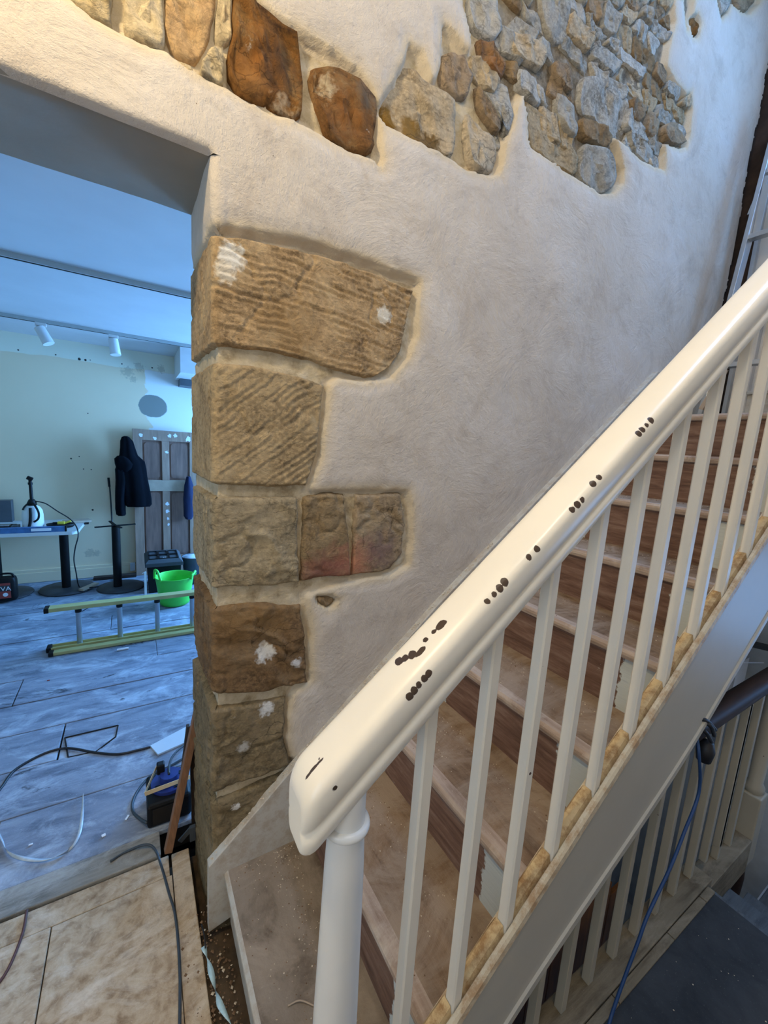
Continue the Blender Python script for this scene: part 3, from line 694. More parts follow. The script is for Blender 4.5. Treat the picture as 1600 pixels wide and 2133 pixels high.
# hall shell behind and above the photographer
m = MB(); m.box((-2.2, -1.75, 4.15), (1.6, DB, 4.3)); m.box((2.5, -1.75, 4.15), (3.3, DB, 4.3)); m.box((1.6, -1.75, 4.15), (2.5, -0.1, 4.3)); m.box((1.6, 0.6, 4.15), (2.5, DB, 4.3)); struct(m.build('ceiling', 'hall_paint'))
m = MB()
for a, b in (((1.6, -.1, 4.28), (1.65, .6, 4.33)), ((2.45, -.1, 4.28), (2.5, .6, 4.33)), ((1.6, -.1, 4.28), (2.5, -.05, 4.33)), ((1.6, .55, 4.28), (2.5, .6, 4.33))): m.box(a, b)
struct(m.build('window_5', 'white_gloss'))  # frame of the added rooflight, never in view
m = MB(); m.box((-2.2, -1.75, -0.02), (3.0, -1.6, 4.3)); struct(m.build('wall_rear', 'hall_paint'))
m = MB(); m.box((-2.35, -1.75, -0.02), (-2.2, -1.2, 4.3)); m.box((-2.35, 0.2, -0.02), (-2.2, D, 4.3)); m.box((-2.35, -1.2, -0.02), (-2.2, 0.2, 0.8)); m.box((-2.35, -1.2, 2.5), (-2.2, 0.2, 4.3))
wl = struct(m.build('wall_left', 'hall_paint'))
m = MB()
for a, b in (((-2.3, -1.2, .8), (-2.25, -1.14, 2.5)), ((-2.3, .14, .8), (-2.25, .2, 2.5)), ((-2.3, -.53, .8), (-2.25, -.47, 2.5)), ((-2.3, -1.2, .8), (-2.25, .2, .86)), ((-2.3, -1.2, 2.44), (-2.25, .2, 2.5))): m.box(a, b)
w3 = struct(m.build('window_3', 'white_gloss'))  # unseen window, added to give the cool fill an opening
m = MB(); m.box((-2.2, D, -0.02), (-0.85, DB, 4.15)); struct(m.build('trim_3', 'plaster_plain'))
# lamps
for k, (x, y, z) in enumerate((LAMP, FILL_LAMP)):
    lp = thing('pendant_lamp', ['bare warm bulb hanging above the doorway, outside the photograph', 'bare bulb hanging behind the photographer over the stair foot'][k], 'lamp', (x, y, 4.15))
    m = MB(); m.cyl((x, y, 4.15), (x, y, 4.12), 0.045); m.cyl((x, y, 4.12), (x, y, z + 0.16), 0.003, n=8); m.build('flex', 'lamp_white', lp)
    m = MB(); m.cyl((x, y, z + 0.16), (x, y, z + 0.10), 0.02); m.build('lamp_holder', 'lamp_white', lp)

# ------------------------------------------------------------------ floors
FL = thing('floor', '', ''); del FL['label'], FL['category']; struct(FL)
def plank(x0, x1, y0, y1, z, mat, parent, name='board', th=0.02, bev=0.003, seed=0):
    rd = random.Random(seed); j = lambda: rd.uniform(-0.002, 0.002)
    m = MB(); V = [(x0 + j(), y0 + j(), z), (x1 + j(), y0 + j(), z), (x1 + j(), y1 + j(), z), (x0 + j(), y1 + j(), z)]
    V = [(a, b, z - th) for a, b, _ in V] + V
    m.add(V, [(3, 2, 1, 0), (4, 5, 6, 7), (0, 1, 5, 4), (1, 2, 6, 5), (2, 3, 7, 6), (3, 0, 4, 7)])
    return m.build(name, mat, parent, bevel=bev)
# hall boards (plywood sheets)
plank(-2.2, -0.262, -1.6, 1.40, 0.002, 'plywood_dusty', FL, seed=1); plank(-0.260, 0.075, -1.6, 1.40, 0.0, 'plywood_dusty', FL, seed=2)
plank(-2.2, 0.070, 1.403, 1.488, -0.002, 'plywood_dusty', FL, seed=3)
plank(0.078, 0.140, 0.86, 1.485, -0.004, 'plywood_dusty', FL, seed=4)
plank(-2.2, 0.045, 1.492, 1.60, 0.004, 'threshold_board', FL, seed=5)
m = MB(); xs = np.linspace(-0.1, 0.45, 70); ys = np.linspace(-0.2, 1.5, 150); XX, YY = np.meshgrid(xs, ys)
ZZ = -0.022 + 0.014 * fbm(XX * 14, YY * 14, seed=70) + 0.006 * fbm(XX * 50, YY * 50, seed=71) - 0.05 * sstep((YY - 1.1) / 0.2)
m.grid(np.stack([XX, YY, ZZ], -1)); m.build('dirt_bed', 'dirt', FL)
m = MB(); m.box((-0.2, 1.40, -0.35), (0.6, 1.62, -0.16)); m.build('joist_void', 'void_dark', FL)
m = MB(); m.box((-2.6, -1.7, -0.5), (0.44, 5.2, -0.42)); m.build('ground', 'void_dark', FL)  # dark slab added under the floors so the background can't glow through gaps
# dark painted landing floor in front of the railing
plank(0.15, 1.82, -1.6, 0.415, -0.016, 'dark_floor', FL, 'painted_sheet', seed=6)
m = MB(); m.box((-2.2, -1.6, -0.16), (1.80, 0.44, -0.05)); m.build('subfloor', 'void_dark', FL)
# room boards
RF = thing('floor_room', '', ''); RF.name = 'floor'; del RF['label'], RF['category']; struct(RF)
ysm = [1.603, 1.93, 2.22, 2.51, 2.80, 3.09, 3.38, 3.67, 3.96, 4.25, 4.54, 4.83, 5.13]
butts = [[-0.49], [0.4, -0.8], [-0.35], [], [-0.62], [0.1], [], [-0.2], [], [0.3], [], []]
for i in range(12):
    xs_ = [-2.6] + sorted(butts[i]) + [2.5]
    for a, b in zip(xs_[:-1], xs_[1:]):
        if i == 0: plank(a, b, ysm[i], ysm[i + 1] - .004, 0.0, 'floorboard_grey', RF, 'floorboard', seed=20 + i)
        else: plank(a + .002, b - .002, ysm[i], ysm[i + 1] - .004 - random.random() * .003, random.uniform(-.002, .0015), 'floorboard_grey', RF, 'floorboard', seed=20 + i)
m = MB(); m.box((-2.6, 1.62, -0.12), (2.5, 5.2, -0.022)); m.build('subfloor', 'void_dark', RF)
# cut line of a hatch in the boards
hp = [AZ(135, 1537), AZ(246, 1511), AZ(241, 1535), AZ(200, 1566), AZ(142, 1578)]
m = MB()
for a, b in zip(hp, hp[1:] + hp[:1]): m.bar(a + [0, 0, .001], b + [0, 0, .001], 0.006, 0.004)
m.build('hatch_edge', 'void_dark', RF)

# ------------------------------------------------------------------ back room shell
m = MB(); m.box((-2.6, 5.13, -0.02), (2.6, 5.28, 2.5)); struct(m.build('wall_back', 'room_wall_paint', loc='world'))
m = MB(); m.box((-2.6, DB, 2.37), (2.6, 5.13, 2.5)); cl = struct(m.build('ceiling', 'room_ceiling_paint'))
m = MB(); m.box((-2.75, DB, -0.02), (-2.6, 5.13, 2.5)); struct(m.build('wall_left', 'room_wall_paint', loc='world'))
m = MB(); m.box((2.5, DB, -0.02), (2.65, 3.5, 2.5)); m.box((2.5, 4.9, -0.02), (2.65, 5.13, 2.5)); m.box((2.5, 3.5, -0.02), (2.65, 4.9, 0.7)); m.box((2.5, 3.5, 2.2), (2.65, 4.9, 2.5)); struct(m.build('wall_right', 'room_wall_paint', loc='world'))
m = MB()
for a, b in (((2.55, 3.5, .7), (2.6, 3.56, 2.2)), ((2.55, 4.84, .7), (2.6, 4.9, 2.2)), ((2.55, 4.17, .7), (2.6, 4.23, 2.2)), ((2.55, 3.5, .7), (2.6, 4.9, .76)), ((2.55, 3.5, 2.14), (2.6, 4.9, 2.2))): m.box(a, b)
struct(m.build('window_4', 'white_gloss'))
m = MB(); m.box((-2.2, DB + .001, LZ + 0.03), (2.5, DB + 0.02, 2.37)); m.box((X0 + 0.03, DB + .001, 0), (2.5, DB + 0.02, 2.37)); struct(m.build('trim_4', 'room_wall_paint', loc='world'))
m = MB(); m.box((-2.6, 5.105, 0), (2.5, 5.13, 0.10)); m.box((-2.6, 5.112, 0.10), (2.5, 5.13, 0.13)); struct(m.build('baseboard_back', 'room_wall_paint', loc='world', bevel=0.003))
m = MB(); m.box((0.385, 4.45, 2.13), (1.4, 5.13, 2.37)); struct(m.build('trim_5', 'white_gloss'))
m = MB(); m.box((0.42, 4.9, 2.06), (1.4, 5.12, 2.13)); struct(m.build('trim_6', 'grey_plastic'))

# ------------------------------------------------------------------ stairs
GO, RI, NX = 0.257, 0.2005, -0.049
YI, YW = 0.462, 1.152
SA = math.radians(38.7); CS, SN = math.cos(SA), math.sin(SA)
nose = lambda i: NX + GO * i
STR = thing('staircase', 'flight of dusty bare wooden steps rising against the plastered wall', 'staircase')
for i in range(1, 10):
    x, z = nose(i), RI * i
    if i == 1:
        mat = 'first_tread'
    else: mat = 'tread_wood'
    nw = 0.012 if i == 1 else 0.042
    th = 0.030; xb = nose(i + 1) + 0.022 if i < 9 else 3.0
    prof = [(x + nw, z), (x + .008, z), (x + .001, z - .008), (x, z - .016), (x + .003, z - .026), (x + .010, z - th), (x + nw, z - th)]
    nm = MB(); nm.loft([[(a, y, b) for a, b in prof] for y in np.linspace(YI, YW, 24)], True, True, False)
    nz = nm.build('nosing', 'nosing_wood' if i > 1 else 'wall_string_paint', STR)
    nm = MB(); nm.box((x + nw, YI, z - th), (xb, YW, z)); nm.build('tread' if i < 9 else 'landing', mat, STR)
    rm = MB(); rm.box((x + 0.020, YI, z - RI), (x + 0.040, YW, z - th)); rm.build('riser', 'riser_bare' if i > 1 else 'wall_string_paint', STR)
# wall string
tp = [(0.163, 0.243), (0.415, 0.475), (0.974, 0.965), (2.3, 2.03), (2.95, 2.03)]
m = MB(); y0, y1 = YW, D + 0.004
low = [(0.163, 0.0), (0.415, 0.06), (0.974, 0.5), (2.3, 1.5), (2.95, 1.6)]
rings = [[(a, y0, b), (a, y1, b), (c_, y1, d_), (c_, y0, d_)] for (a, b), (c_, d_) in zip(tp, low)]
m.loft(rings, True, True, False); m.build('wall_string', 'wall_string_paint', STR, bevel=0.003)
# ragged crumbs of plaster lying on the string
m = MB()
for k in range(150):
    a = random.uniform(0.17, 1.3); zt = np.interp(a, [p[0] for p in tp], [p[1] for p in tp]); r = random.uniform(.0015, .006)
    c_ = (a, random.uniform(YW + 0.008, D - 0.004), zt + r * .5); V = [(c_[0] + r * random.uniform(.5, 1) * dx, c_[1] + r * .6 * dy, c_[2] + r * .7 * dz) for dx, dy, dz in ((1, 0, 0), (-1, 0, 0), (0, 1, 0), (0, -1, 0), (0, 0, 1), (0, 0, -1))]
    m.add(V, [(0, 2, 4), (2, 1, 4), (1, 3, 4), (3, 0, 4), (2, 0, 5), (1, 2, 5), (3, 1, 5), (0, 3, 5)])
m.build('plaster_crumbs', 'crumb', STR, kind='stuff')


def slope(prof, xs, mat, name, parent, drop=None, caps=True, smooth=True, label=None):
    """prof: (Y, n) outline swept along the pitch line; n is height square to the pitch"""
    rings = []
    for k, x in enumerate(xs):
        pr = prof(k / (len(xs) - 1), x) if callable(prof) else prof
        rings.append([(x, y, (n + SN * x) / CS) for y, n in pr])
    m = MB(); m.loft(rings, caps, True, smooth); return m.build(name, mat, parent, label=label)


ye = 0.421
XS = np.linspace(0.20, 2.45, 60)
def bot(x): return -0.165 - 0.11 * float(sstep((x - 0.55) / 0.9))
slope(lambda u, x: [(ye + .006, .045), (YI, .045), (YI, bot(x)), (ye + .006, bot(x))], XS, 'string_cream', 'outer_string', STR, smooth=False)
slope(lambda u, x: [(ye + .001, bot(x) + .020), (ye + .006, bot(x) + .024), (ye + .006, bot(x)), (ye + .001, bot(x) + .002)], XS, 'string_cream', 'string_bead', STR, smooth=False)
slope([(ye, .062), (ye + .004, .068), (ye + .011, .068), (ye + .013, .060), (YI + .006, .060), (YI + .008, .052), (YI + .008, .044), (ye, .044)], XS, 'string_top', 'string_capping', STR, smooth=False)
# soffit under the flight
slope([(YI, -.205), (YW, -.205), (YW, -.22), (YI, -.22)], XS, 'plaster_plain', 'stair_soffit', STR, smooth=False)
m = MB(); m.box((2.3, YI - .04, 1.60), (3.0, D, 1.77)); m.build('landing_joists', 'plaster_plain', STR)

RL = thing('stair_railing', 'cream painted stair railing with chipped handrail and square balusters', 'railing')
BX = [0.521 + 0.1286 * k for k in range(-1, 16)]
capz = lambda x: (0.060 + SN * x) / CS
for k, x in enumerate(BX):
    m = MB(); b = 0.0235; xa, xb_ = x - b, x; ya, yb = 0.4345, 0.4345 + b
    zt = [(0.69 + SN * q) / CS for q in (xa, xb_)]; zb = [capz(q) - 0.004 for q in (xa, xb_)]
    ch = 0.003
    def ring(f):
        out = []
        for (px_, py_) in ((xa + ch, ya), (xb_ - ch, ya), (xb_, ya + ch), (xb_, yb - ch), (xb_ - ch, yb), (xa + ch, yb), (xa, yb - ch), (xa, ya + ch)):
            out.append((px_, py_, f(px_)))
        return out
    m.loft([ring(lambda q: capz(q) - .004), ring(lambda q: (0.692 + SN * q) / CS)], True, True, False)
    m.build('baluster', 'baluster_cream', RL)
    # worn infill strips between the balusters, on the string
    if k < len(BX) - 1:
        x2 = BX[k + 1] - b
        fs = np.linspace(x + 0.001, x2 - 0.001, 8)
        slope(lambda u, xx: [(0.436, .060), (0.464, .060), (0.464, .066 + .004 * math.sin(u * math.pi)), (0.459, .0735 + .003 * math.sin(u * math.pi)), (0.440, .0735)], fs, 'fillet_worn', 'infill_strip', STR, smooth=False)
# handrail
hp_ = []
YC, HW = 0.446, 0.038
for a in np.linspace(0, math.pi, 21):
    cc = math.cos(a); hp_.append((YC - HW * math.copysign(abs(cc) ** 0.55, cc), 0.745 + 0.023 * math.sin(a) ** 0.7))
prof = [(YC - HW + .014, 0.684), (YC - HW + .006, 0.690), (YC - HW + .002, 0.702), (YC - HW + .001, 0.712), (YC - HW + .005, 0.716), (YC - HW + .005, 0.720), (YC - HW, 0.725)] + hp_ + [(YC + HW, 0.725), (YC + HW - .005, 0.720), (YC + HW - .005, 0.716), (YC + HW - .001, 0.712), (YC + HW - .002, 0.702), (YC + HW - .006, 0.690), (YC + HW - .014, 0.684)]
def hprof(u, x):
    t_ = min(1.0, max(0, (x - 0.168) / 0.022)); s_ = math.sqrt(max(0.0, 1 - (1 - t_) ** 2)) * 0.40 + 0.60
    return [(YC + (y - YC) * s_, 0.727 + (n - 0.727) * s_) for y, n in prof]
xs = np.concatenate([[0.168, 0.1685, 0.1695, 0.171, 0.174, 0.179, 0.185, 0.190, 0.217], np.linspace(0.25, 2.5, 50)])
hr = slope(hprof, xs, 'handrail_cream', 'handrail', RL)
# newel
nx, ny = 0.243, 0.440
m = MB(); m.lathe([(0.0, 0.0), (0.055, 0.0), (0.055, 0.02), (0.040, 0.04), (0.038, 0.3), (0.0335, 0.7), (0.0285, 0.96), (0.0262, 1.016), (0.0255, 1.04), (0.0255, 1.115)], (nx, ny), 40)
NP = m.build('newel_post', 'newel_white', RL)
m = MB(); m.lathe([(.025, 1.019), (.0300, 1.0195), (.0326, 1.0225), (.0334, 1.026), (.0326, 1.0295), (.0300, 1.0325), (.025, 1.033)], (nx, ny), 40); m.build('collar_ring', 'newel_white', NP)

# ------------------------------------------------------------------ landing railing
LR = thing('landing_railing', 'low landing railing with dark brown handrail under the stair string', 'railing')
for k in range(-3, 9):
    x = 1.004 + 0.1303 * k
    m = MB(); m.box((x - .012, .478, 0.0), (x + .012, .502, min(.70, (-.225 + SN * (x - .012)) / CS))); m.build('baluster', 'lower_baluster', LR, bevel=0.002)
m = MB(); m.box((0.45, .436, -.10), (1.86, .520, 0.0)); m.build('base_plate', 'plate_dusty', LR, bevel=0.003)
for a, b in ((0.3, 1.17), (1.173, 1.50), (1.503, 1.74), (1.743, 1.815)):
    m = MB(); m.box((a, .410, -.012), (b, .434, -.004)); m.build('nosing_strip', 'plate_dusty', LR, bevel=0.002)
rings = []
for x in (1.33, 3.0):
    rings.append([(x, y, z) for y, z in ((.462, .690), (.452, .700), (.449, .712), (.452, .722), (.449, .730), (.456, .745), (.472, .753), (.492, .753), (.508, .745), (.515, .730), (.512, .722), (.515, .712), (.512, .700), (.502, .690))])
m = MB(); m.loft(rings); m.build('handrail', 'dark_mahogany', LR)
m = MB(); m.box((2.30, .44, -0.20), (2.385, .525, .14)); m.build('newel_post', 'lower_baluster', LR, bevel=0.006)
m = MB(); m.lathe([(.025, .13), (.036, .15), (.036, .17), (.026, .19), (.03, .5), (.028, .70)], (2.343, .482), 24); m.build('newel_shaft', 'lower_baluster', LR)
m = MB(); m.lathe([(0.0, -.45), (.024, -.43), (.034, -.38), (.036, -.30), (.03, -.2)], (2.343, .482), 24); m.build('newel_drop', 'dark_mahogany', LR)
for k, x in enumerate((2.05, 2.18)):
    m = MB(); m.box((x - .012, .478, -.06 - .05 * k), (x + .012, .502, .70)); m.build('baluster', 'lower_baluster', LR, bevel=0.002)
m = MB(); m.box((1.862, .44, -.22), (2.30, .52, -.06)); m.build('lower_plate', 'plate_dusty', LR, bevel=0.003)

# lower flight going down beyond the landing edge, and the stairwell under the stairs
LS = thing('lower_steps', 'blue-grey boarded steps going down past the dark landing edge', 'staircase')
for k, (x0, x1) in enumerate(((1.825, 2.12), (2.12, 2.42), (2.42, 3.0))):
    z = -0.20 * (k + 1)
    m = MB(); m.box((x0 - .02, -1.6, z - .03), (x1, .44, z)); m.build('tread', 'blue_floor', LS, bevel=0.004)
    m = MB(); m.box((x0, -1.6, z), (x0 + .02, .44, z + .17)); m.build('riser', 'blue_floor', LS)
m = MB(); m.box((0.45, .52, -1.62), (3.0, 1.35, -1.6)); m.box((0.43, 0.45, -1.6), (.45, 1.3, -.1)); m.box((.45, .43, -1.6), (3.0, .45, -.62)); struct(m.build('floor_stairwell', 'pale_blue_wall')).name = 'floor'
m = MB(); m.box((0.45, 1.20, -1.6), (3.0, 1.35, 0.0)); struct(m.build('wall_stairwell', 'pale_blue_wall')).name = 'wall_back'
OB = thing('pine_panelling', 'orange varnished pine boards down in the stairwell behind the balusters', 'panelling', (0.9, .80, -1.6))
for k in range(9):
    x = 0.78 + k * 0.145; m = MB(); m.box((x, .80, -1.6), (x + .142, .82, -0.34 - 0.02 * (k % 2) - 0.10 * max(0, k - 6))); m.build('board', 'pine_orange', OB, bevel=0.003)

# things seen past the string at the right edge
dk = MB(); dk.bar((2.80, .52, .67), (2.80, 1.02, .60), 0.30, 0.016, (0.35, 0, 1)); tag(dk.build('dark_board', 'charcoal_board'), 'dark grey board resting high beside the stairwell wall', 'board')
bx_ = thing('white_box', 'blue-lit white open carton beyond the dark handrail', 'box', (2.86, .80, .30))
m = MB(); m.box((2.78, .74, .30), (2.94, .755, .52)); m.box((2.78, .87, .30), (2.94, .885, .50)); m.box((2.93, .755, .30), (2.94, .87, .52)); m.box((2.78, .755, .30), (2.79, .87, .46)); m.box((2.78, .755, .30), (2.94, .87, .31)); m.build('carton_wall', 'paper_white', bx_)
m = MB(); m.bar((2.79, .745, .52), (2.76, .68, .56), .14, .004); m.build('flap', 'paper_white', bx_)
m = MB(); m.box((2.72, .50, .27), (3.0, 1.15, .30)); tag(m.build('stairwell_shelf', 'plaster_plain'), 'pale shelf ledge in the stairwell carrying a white carton', 'shelf')
m = MB()
for k in range(14):
    a = np.array([2.76 + random.random() * .03, .90 + random.random() * .05, .30 + random.random() * .05]); b = a + (RNG.random(3) - .5) * .05; b[2] = max(b[2], .302); m.tube([a, (a + b) / 2 + [0, 0, .01], b], .003, 5, 3)
tag(m.build('crumpled_foil', 'aluminium'), 'small crumpled heap of shiny foil beside the white carton', 'foil')

# stepladder on the landing
SL = thing('stepladder', 'aluminium stepladder standing on the top landing by the torn plaster edge', 'ladder', (2.85, .86, RI * 9))
for k, y in enumerate((1.055, 0.62)):
    m = MB(); m.bar((2.66, y + (.02 if k == 0 else -.02), RI * 9), (2.87, y - (.01 if k == 0 else -.01), 3.45), .022, .062, (1, 0, 0)); m.build('side_rail', 'aluminium', SL, bevel=.002)
    m = MB(); m.bar((2.94, y + (.02 if k == 0 else -.02), RI * 9), (2.90, y, 3.40), .018, .03, (1, 0, 0)); m.build('rear_leg', 'aluminium', SL)
for z in (2.10, 2.42, 2.76, 3.08, 3.40):
    x = 2.66 + (z - 1.8) / 1.65 * .21; m = MB(); m.bar((x, 1.05, z), (x, .63, z), .05, .024); m.build('step', 'aluminium', SL, bevel=.002)
a, b = AX(1597, 366, 2.80), AX(1564, 446, 2.80); m = MB(); m.bar(a, b, .03, .006, (1, 0, 0)); m.build('spreader_arm', 'aluminium', SL)
a, b = AX(1597, 385, 2.79), AX(1572, 500, 2.79); m = MB(); m.bar(a, b, .03, .006, (1, 0, 0)); m.build('spreader_arm', 'aluminium', SL)
a, b = AX(1512, 770, 2.60), AX(1461, 853, 2.60); m = MB(); m.bar(a, b, .02, .02); tag(m.build('white_batten', 'plank_raw'), 'short pale batten propped in the corner at the top of the stairs', 'batten')

# ------------------------------------------------------------------ cables
def cable(name, pts, r, mat, label, cat='cable'):
    m = MB(); m.tube(pts, r); return tag(m.build(name, mat), label, cat)
cable('blue_cable', [AY(1448, 1520, .455), AY(1456, 1570, .425), AY(1456, 1650, .415), AY(1425, 1735, .408), AY(1395, 1810, .405), AY(1350, 1905, .404), AY(1330, 1960, .402), AY(1300, 2040, .400), AY(1270, 2128, .395), AZ(1262, 2180, .0)], .0045, 'cable_blue', 'blue cable hanging from the dark handrail to the landing floor')
m = MB()
for k, (a, b, c_) in enumerate([((1440, 1500), (1470, 1500), (1490, 1520)), ((1448, 1510), (1470, 1525), (1482, 1545)), ((1455, 1497), (1480, 1512), (1488, 1532))]):
    m.tube([AY(*a, .45), AY(*b, .425 - .004 * k), AY(*c_, .432)], .006, 8, 6)
m.lathe([(0, .62), (.02, .625), (.026, .66), (.018, .69), (0, .70)], (1.545, .445), 12)
p = AY(1484, 1548, .44); m.add([p + [-.02, 0, .03], p + [.02, 0, .03], p + [.004, -.006, -.03], p + [0, .012, .0]], [(0, 1, 2), (1, 3, 2), (3, 0, 2), (0, 3, 1)])
tag(m.build('cable_tie_bundle', 'cable_black'), 'black knotted ties and cloth round the dark handrail', 'tie')
cable('grey_cable', [AZ(230, 1794, .01), AZ(262, 1775, .006), AZ(300, 1760, .022), AZ(322, 1768, .014), AZ(338, 1810, .006), AZ(352, 1860, .007), AZ(364, 1900, .006), AZ(371, 1960, .006), AZ(375, 2040, .005), AZ(374, 2160, .005)], .0042, 'cable_grey', 'thick grey cable running along the dusty hall boards')
cable('brown_cord', [AZ(56, 1896, .006), AZ(48, 1940, .005), AZ(30, 1990, .005), AZ(10, 2030, .005), AZ(-20, 2070, .005)], .004, 'cable_brown', 'thin brown cord on the hall boards in the left corner')
cable('black_cable', [AZ(-30, 1680, .006), AZ(3, 1640, .006), AZ(30, 1605, .006), AZ(80, 1575, .006), AZ(120, 1561, .006), AZ(150, 1559, .006), AZ(195, 1567, .006), AZ(245, 1571, .006), AZ(290, 1562, .006), AZ(313, 1556, .006)], .0055, 'cable_black', 'black cable curving over the room floor to the white panel')
cable('reel_lead', [AZ(306, 1714, .03), AZ(292, 1706, .008), AZ(277, 1690, .007), AZ(277, 1668, .007), AZ(292, 1640, .007), AZ(318, 1613, .007), AZ(350, 1598, .007), AZ(382, 1580, .007)], .0055, 'cable_grey', 'dark lead looping out of the cable reel box over the floor')
cable('black_lead', [AZ(352, 1612, .20), AZ(352, 1600, .17), AZ(357, 1580, .10), AZ(372, 1562, .04), AZ(392, 1549, .007), AZ(425, 1545, .007)], .005, 'cable_black', 'black lead rising from the plug on the cable reel')
def ribbon(pts, w, tw, mat, name, label, cat):
    pts = [np.array(p, float) for p in pts]; ext = [2 * pts[0] - pts[1]] + pts + [2 * pts[-1] - pts[-2]]; out = []
    for k in range(1, len(ext) - 2):
        p0, p1, p2, p3 = ext[k - 1:k + 3]
        for q_ in range(8):
            u = q_ / 8; out.append(0.5 * (2 * p1 + (p2 - p0) * u + (2 * p0 - 5 * p1 + 4 * p2 - p3) * u * u + (3 * p1 - p0 - 3 * p2 + p3) * u ** 3))
    out.append(pts[-1]); out = np.array(out); T = np.gradient(out, axis=0); T /= np.linalg.norm(T, axis=1)[:, None]
    A_, B_ = [], []
    for k, (p, tt) in enumerate(zip(out, T)):
        sd = np.cross(tt, [0, 0, 1]); sd /= np.linalg.norm(sd); up = np.cross(sd, tt); an = tw * k / len(out) * math.pi
        v = sd * math.cos(an) + up * math.sin(an); A_.append(p + v * w / 2); B_.append(p - v * w / 2)
    up = np.array([0, 0, .0015]); G = np.array([[a, b, b + up, a + up] for a, b in zip(A_, B_)])
    m = MB(); m.loft([list(g) for g in G]); return tag(m.build(name, mat), label, cat)
ribbon([AZ(-25, 1700, .01), AZ(3, 1748, .008), AZ(16, 1775, .008), AZ(45, 1788, .008), AZ(88, 1792, .008), AZ(125, 1782, .008), AZ(150, 1765, .008), AZ(165, 1738, .010), AZ(171, 1700, .012), AZ(173, 1655, .016)], .011, 2.4, 'strap_clear', 'plastic_strap', 'clear plastic packing strap curling on the room floor', 'strap')
ribbon([AZ(424, 1972, .02), AZ(432, 2000, .018), AZ(441, 2030, .015), AZ(450, 2070, .015), AZ(462, 2100, .015), AZ(490, 2150, .02)], .015, 2.6, 'tape_cyan', 'twisted_tape', 'shiny pale blue twisted tape in the dirt beside the first step', 'tape')
m = MB(); m.tube([AZ(420, 1925, .03), AZ(426, 1950, .03), AZ(428, 1975, .025)], .002); tag(m.build('loose_wire', 'cable_black'), 'thin loose wire standing above the pale blue tape', 'wire')

# ------------------------------------------------------------------ laths, white panel, cable reel
def lath(p, q, w, h, mat, name, label):
    m = MB(); m.bar(p, q, w, h, (0, 1, 0)); return tag(m.build(name, mat, bevel=.002), label, 'timber')
b0 = AZ(350, 1773, 0.03); t0 = AY(412, 1480, 1.56)
lath(b0 + [0, 0, 0], t0, .026, .03, 'timber_lath', 'timber_batten', 'brown timber batten leaning against the door jamb over the gap')
lath((.105, 1.60, .02), (.152, 1.60, .43), .012, .022, 'dark_timber', 'timber_strip', 'thin dark strip leaning behind the brown batten')
m = MB(); m.bar((.168, 1.545, .0), (.162, 1.545, .40), .022, .03, (0, 1, 0)); tag(m.build('jamb_timber', 'dark_timber'), 'dark brown ragged timber standing against the foot of the jamb', 'timber')
pw = [AZ(313, 1553, .012), AZ(329, 1571, .012), AZ(480, 1505, .012), AZ(470, 1470, .012)]
m = MB(); m.add([p_ - [0, 0, .008] for p_ in pw] + pw, [(3, 2, 1, 0), (4, 5, 6, 7), (0, 1, 5, 4), (1, 2, 6, 5), (2, 3, 7, 6), (3, 0, 4, 7)]); tag(m.build('laminate_board', 'card_white'), 'flat white strip of board lying on the floor behind the batten', 'board')
KR = thing('cable_reel', 'blue cable reel in a black carrying box on the room floor by the jamb', 'cable reel', (.10, 1.72, 0))
x0, x1, y0, y1 = .005, .165, 1.625, 1.80
m = MB(); m.box((x0, y0, .002), (x1, y1, .105)); m.build('box_body', 'black_plastic', KR, bevel=.012)
m = MB(); m.box((x0 + .02, y0 - .003, .02), (x1 - .02, y0 + .004, .085)); m.build('front_recess', 'void_dark', KR)
m = MB(); m.cyl((.09, 1.72, .105), (.09, 1.72, .118), .068, n=32); RD = m.build('reel_disc', 'reel_blue', KR, bevel=.003)
m = MB(); m.cyl((.09, 1.72, .118), (.09, 1.72, .15), .035, n=24); m.build('reel_hub', 'reel_blue', KR, bevel=.004)
for k in range(4):
    a = k * math.pi / 2 + .5; m = MB(); m.box((.09 + .05 * math.cos(a) - .009, 1.72 + .05 * math.sin(a) - .009, .117), (.09 + .05 * math.cos(a) + .009, 1.72 + .05 * math.sin(a) + .009, .121)); m.build('socket', 'black_plastic', RD)
m = MB(); m.box((.045, 1.735, .14), (.075, 1.765, .185)); m.build('plug', 'black_plastic', KR, bevel=.005)
m = MB(); m.bar((.0, 1.665, .135), (.17, 1.672, .140), .002, .018, (0, 0, 1)); m.bar((.0, 1.665, .135), (.05, 1.765, .17), .002, .016, (0, 0, 1)); tag(m.build('masking_tape', 'masking_tape'), 'strip of cream masking tape stretched over the cable reel', 'tape')
m = MB(); m.box((.145, 1.50, .0), (.165, 1.515, .06)); m.bar((.11, 1.51, .012), (.155, 1.51, .055), .006, .018); m.build('bracket', 'grey_plastic', None).name = 'metal_bracket'
tag(bpy.data.objects['metal_bracket'], 'small bent grey bracket above the dark gap by the jamb', 'bracket')
for k, (px, py, w_, l_, a) in enumerate([(265, 1703, .008, .022, 1.1), (216, 1740, .012, .013, .2), (64, 1759, .006, .012, 0), (101, 1417, .006, .014, 0)]):
    p = AZ(px, py, .004); m = MB(); u = np.array([math.cos(a), math.sin(a), 0]); m.bar(p - u * l_ / 2, p + u * l_ / 2, w_, .003)
    tag(m.build(['paper_scrap', 'washer', 'paper_scrap', 'wood_chip'][k], ['paper_white', 'paper_white', 'paper_white', 'label_red'][k]), ['narrow white paper scrap on the floor left of the cable reel', 'round white disc on the floor below the paper scrap', 'tiny white flake near the loop of clear strap', 'tiny red chip on the blue-lit floor below the ladder'][k], 'scrap')

